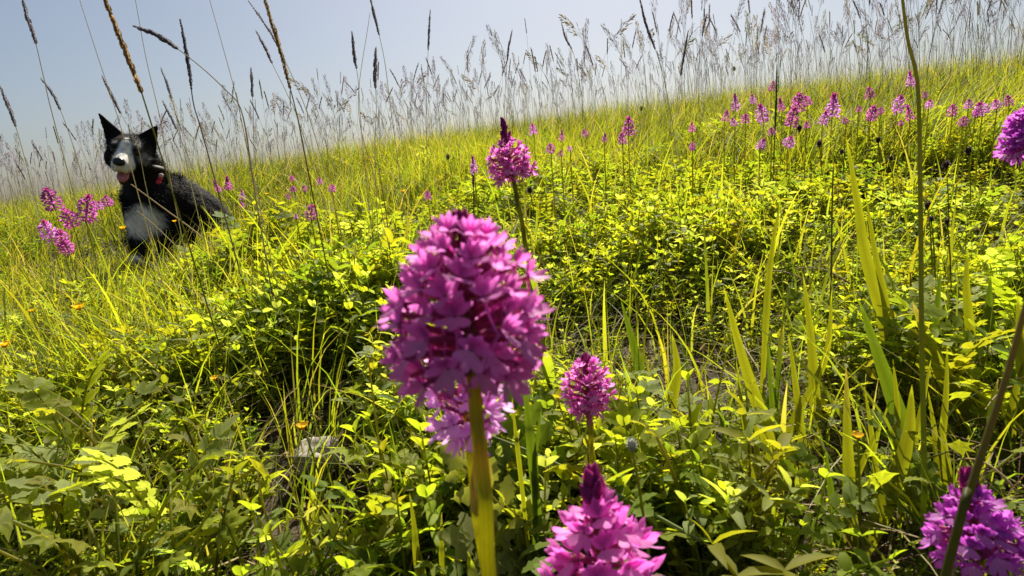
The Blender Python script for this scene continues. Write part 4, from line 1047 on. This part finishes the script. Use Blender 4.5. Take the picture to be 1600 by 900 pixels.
    wig = 0.5 * np.sin(co[:, 0] * 190 + 60 * co[:, 1]) * np.sin(co[:, 2] * 170 + 1)
    col = np.tile(BLK, (nv, 1))
    def over(w, c):
        nonlocal col; w = np.clip(w, 0, 1)[:, None]; col = col * (1 - w) + np.asarray(c) * w
    head = (np.linalg.norm(co - hc, axis=1) < 0.17) & (co[:, 2] > 0.28)
    over(np.where(head & (f > 0.03) & (u > -0.02), np.clip(1 - np.abs(s) / 0.05, 0, 1) * 0.4 + wig * 0.6, 0) * (u < 0.055), GRY * 0.5)
    for q, sz in (((0.052, 0.040, 0.034), 0.024), ((0.050, 0.052, -0.012), 0.030), ((0.058, -0.030, 0.034), 0.014)): over(blob(S_(*q), (sz,) * 3) * (0.9 + wig), GRY * 2.2)
    over(np.where(head & (f > 0.055), np.clip((f - 0.045) / 0.015, 0, 1) * np.clip(2.2 - np.abs(s - 0.002) / np.interp(f, [0.045, 0.07, 0.10], [0.005, 0.011, 0.022]), 0, 1), 0) * (u > -0.062) * (1 + wig), WHT)
    over(np.where(head & (f > 0.09) & (u > -0.055), 0.85, 0) * (1 + wig), WHT * 0.8)
    over(blob(S_(0.045, 0.002, 0.052), (0.010, 0.006, 0.012)), WHT)
    over(np.where(head & (f > 0.03) & (u < -0.062), 0.7, 0), np.array([0.05, 0.035, 0.03]))
    over(blob((-0.035, -0.135, 0.155), (0.080, 0.070, 0.070)) * (1.5 + wig), WHT)
    over(blob((-0.080, -0.150, 0.020), (0.03, 0.03, 0.03)), WHT * 0.8); over(blob((0.13, -0.02, 0.10), (0.03, 0.03, 0.05)) * 0.5, GRY)
    over(blob((0.06, -0.06, 0.19), (0.03, 0.04, 0.05)) * 0.4 * (1 + wig), GRY * 0.8)
    body = MB().add(co, tr, col).build('body', M_FUR, e)
    # coat strands
    g = np.random.default_rng(3); A_, B_, C_ = co[tr[:, 0]], co[tr[:, 1]], co[tr[:, 2]]
    ar = np.linalg.norm(np.cross(B_ - A_, C_ - A_), axis=1); n = 26000; ti = g.choice(len(tr), n, p=ar / ar.sum())
    w = g.dirichlet((1, 1, 1), n); P = A_[ti] * w[:, :1] + B_[ti] * w[:, 1:2] + C_[ti] * w[:, 2:]; N = nn[tr[ti, 0]]; cl = col[tr[ti, 0]]
    fr = ((P - hc) @ HM); hd = np.linalg.norm(P - hc, axis=1) < 0.15
    flow = np.where(hd[:, None], -look * 0.8 + up2 * -0.1, np.array([0.35, 0.25, -0.85]))
    face = hd & (fr[:, 0] > 0.055)
    lock = np.stack([np.sin(P[:, 0] * 55 + P[:, 2] * 35 + k) for k in (0, 2, 4)], 1)       # the coat lies in locks
    d = N * 0.42 + flow * 0.75 + lock * 0.35 + g.normal(0, 0.2, (n, 3)); d /= np.linalg.norm(d, axis=1)[:, None]
    ln = np.where(face, 0.009, np.where(hd, 0.018, 0.030)) * g.uniform(0.5, 1.4, n); ln = np.where(hd & (fr[:, 2] > 0.055), 0.005, ln)
    ln = np.where(P[:, 2] < 0.05, ln * 0.5, ln)
    sdv = np.cross(d, N + 0.01); sdv /= np.linalg.norm(sdv, axis=1)[:, None] + 1e-9; wd = np.where(hd, 0.0007, 0.0013)[:, None]
    VV = np.stack([P - sdv * wd, P + sdv * wd, P + d * ln[:, None]], 1).reshape(-1, 3)
    fur = MB().add(VV, np.arange(3 * n).reshape(-1, 3), np.repeat(cl * np.where(cl[:, :1] > 0.3, g.uniform(0.85, 1.15, (n, 1)), g.uniform(0.4, 2.4, (n, 1))), 3, 0)).build('fur', M_FUR, e); fur['kind'] = 'stuff'
    # nose, eyes, tongue, collar and tag
    def bit(name, c, r_, col_, mat, rot=HM):
        nonlocal V, T; V, T = [], []; n0[0] = 0; ball((0, 0, 0), r_, rot, 16, 10)
        o_ = MB().add(np.concatenate(V) + np.asarray(c), np.concatenate(T), np.asarray(col_)).build(name, mat, e); return o_
    bit('nose', S_(0.138, 0, -0.018), (0.015, 0.020, 0.015), (0.008, 0.007, 0.007), M_SKINNY)
    for sx in (-1, 1): bit('eye', S_(0.058, sx * 0.034, 0.008), (0.011, 0.012, 0.012), (0.010, 0.006, 0.004), M_SKINNY)
    tp = np.array([S_(0.06, 0, -0.052), S_(0.10, 0.002, -0.066), S_(0.118, 0.004, -0.078), S_(0.120, 0.004, -0.090)])
    P4 = spline(tp, 9); tb = MB()
    prof = np.array([1, 1, 1, 1.05, 1.05, 1.0, 0.9, 0.7, 0.35]) * 0.018; rows = []
    for i, p in enumerate(P4):
        for k in np.linspace(0, 2 * math.pi, 10, endpoint=False): rows.append(p + HM[:, 1] * math.cos(k) * prof[i] + (HM[:, 2] * 0.6 + HM[:, 0] * 0.6) * math.sin(k) * 0.005)
    TT = [];
    for i in range(8):
        for k in range(10): a, b, c_, d_ = i * 10 + k, i * 10 + (k + 1) % 10, (i + 1) * 10 + k, (i + 1) * 10 + (k + 1) % 10; TT += [(a, b, d_), (a, d_, c_)]
    TT += [(80, 80 + k, 81 + k) for k in range(1, 9)]
    tb.add(rows, TT, np.array([0.50, 0.16, 0.17])).build('tongue', M_SKINNY, e)
    cc = np.array([-0.005, -0.062, 0.325]); ax = nrm(np.array([0.05, 0.30, 0.9])); cx = nrm(np.cross(ax, [0, 1, 0])); cy_ = np.cross(ax, cx); cb = MB(); rows = []; TT = []; m_ = 32
    for i in range(m_):
        a = i * 2 * math.pi / m_; o_ = cx * math.cos(a) + cy_ * math.sin(a)
        for dr, dz in ((0.083, -0.010), (0.087, -0.010), (0.087, 0.010), (0.083, 0.010)): rows.append(cc + o_ * dr + ax * dz)
    for i in range(m_):
        for k in range(4): a, b, c_, d_ = i * 4 + k, i * 4 + (k + 1) % 4, ((i + 1) % m_) * 4 + k, ((i + 1) % m_) * 4 + (k + 1) % 4; TT += [(a, b, d_), (a, d_, c_)]
    cb.add(rows, TT, np.array([0.012, 0.008, 0.008])).build('collar', M_COLLAR, e)
    # small red and white tag hanging at the side of the neck
    tc_ = cc + np.array([0.052, -0.076, -0.020])
    k_ = MB()
    for q, (dx, dz, cw) in enumerate(((0, 0, (0.55, 0.03, 0.06)), (0.006, 0.011, (0.6, 0.4, 0.4)), (-0.006, -0.012, (0.6, 0.05, 0.08)))):
        V, T = [], []; n0[0] = 0; ball((0, 0, 0), (0.009, 0.005, 0.008), None, 12, 8); k_.add(np.concatenate(V) + tc_ + [dx, 0, dz], np.concatenate(T), np.array(cw))
    k_.build('collar_tag', M_COLLAR, e)
dog()
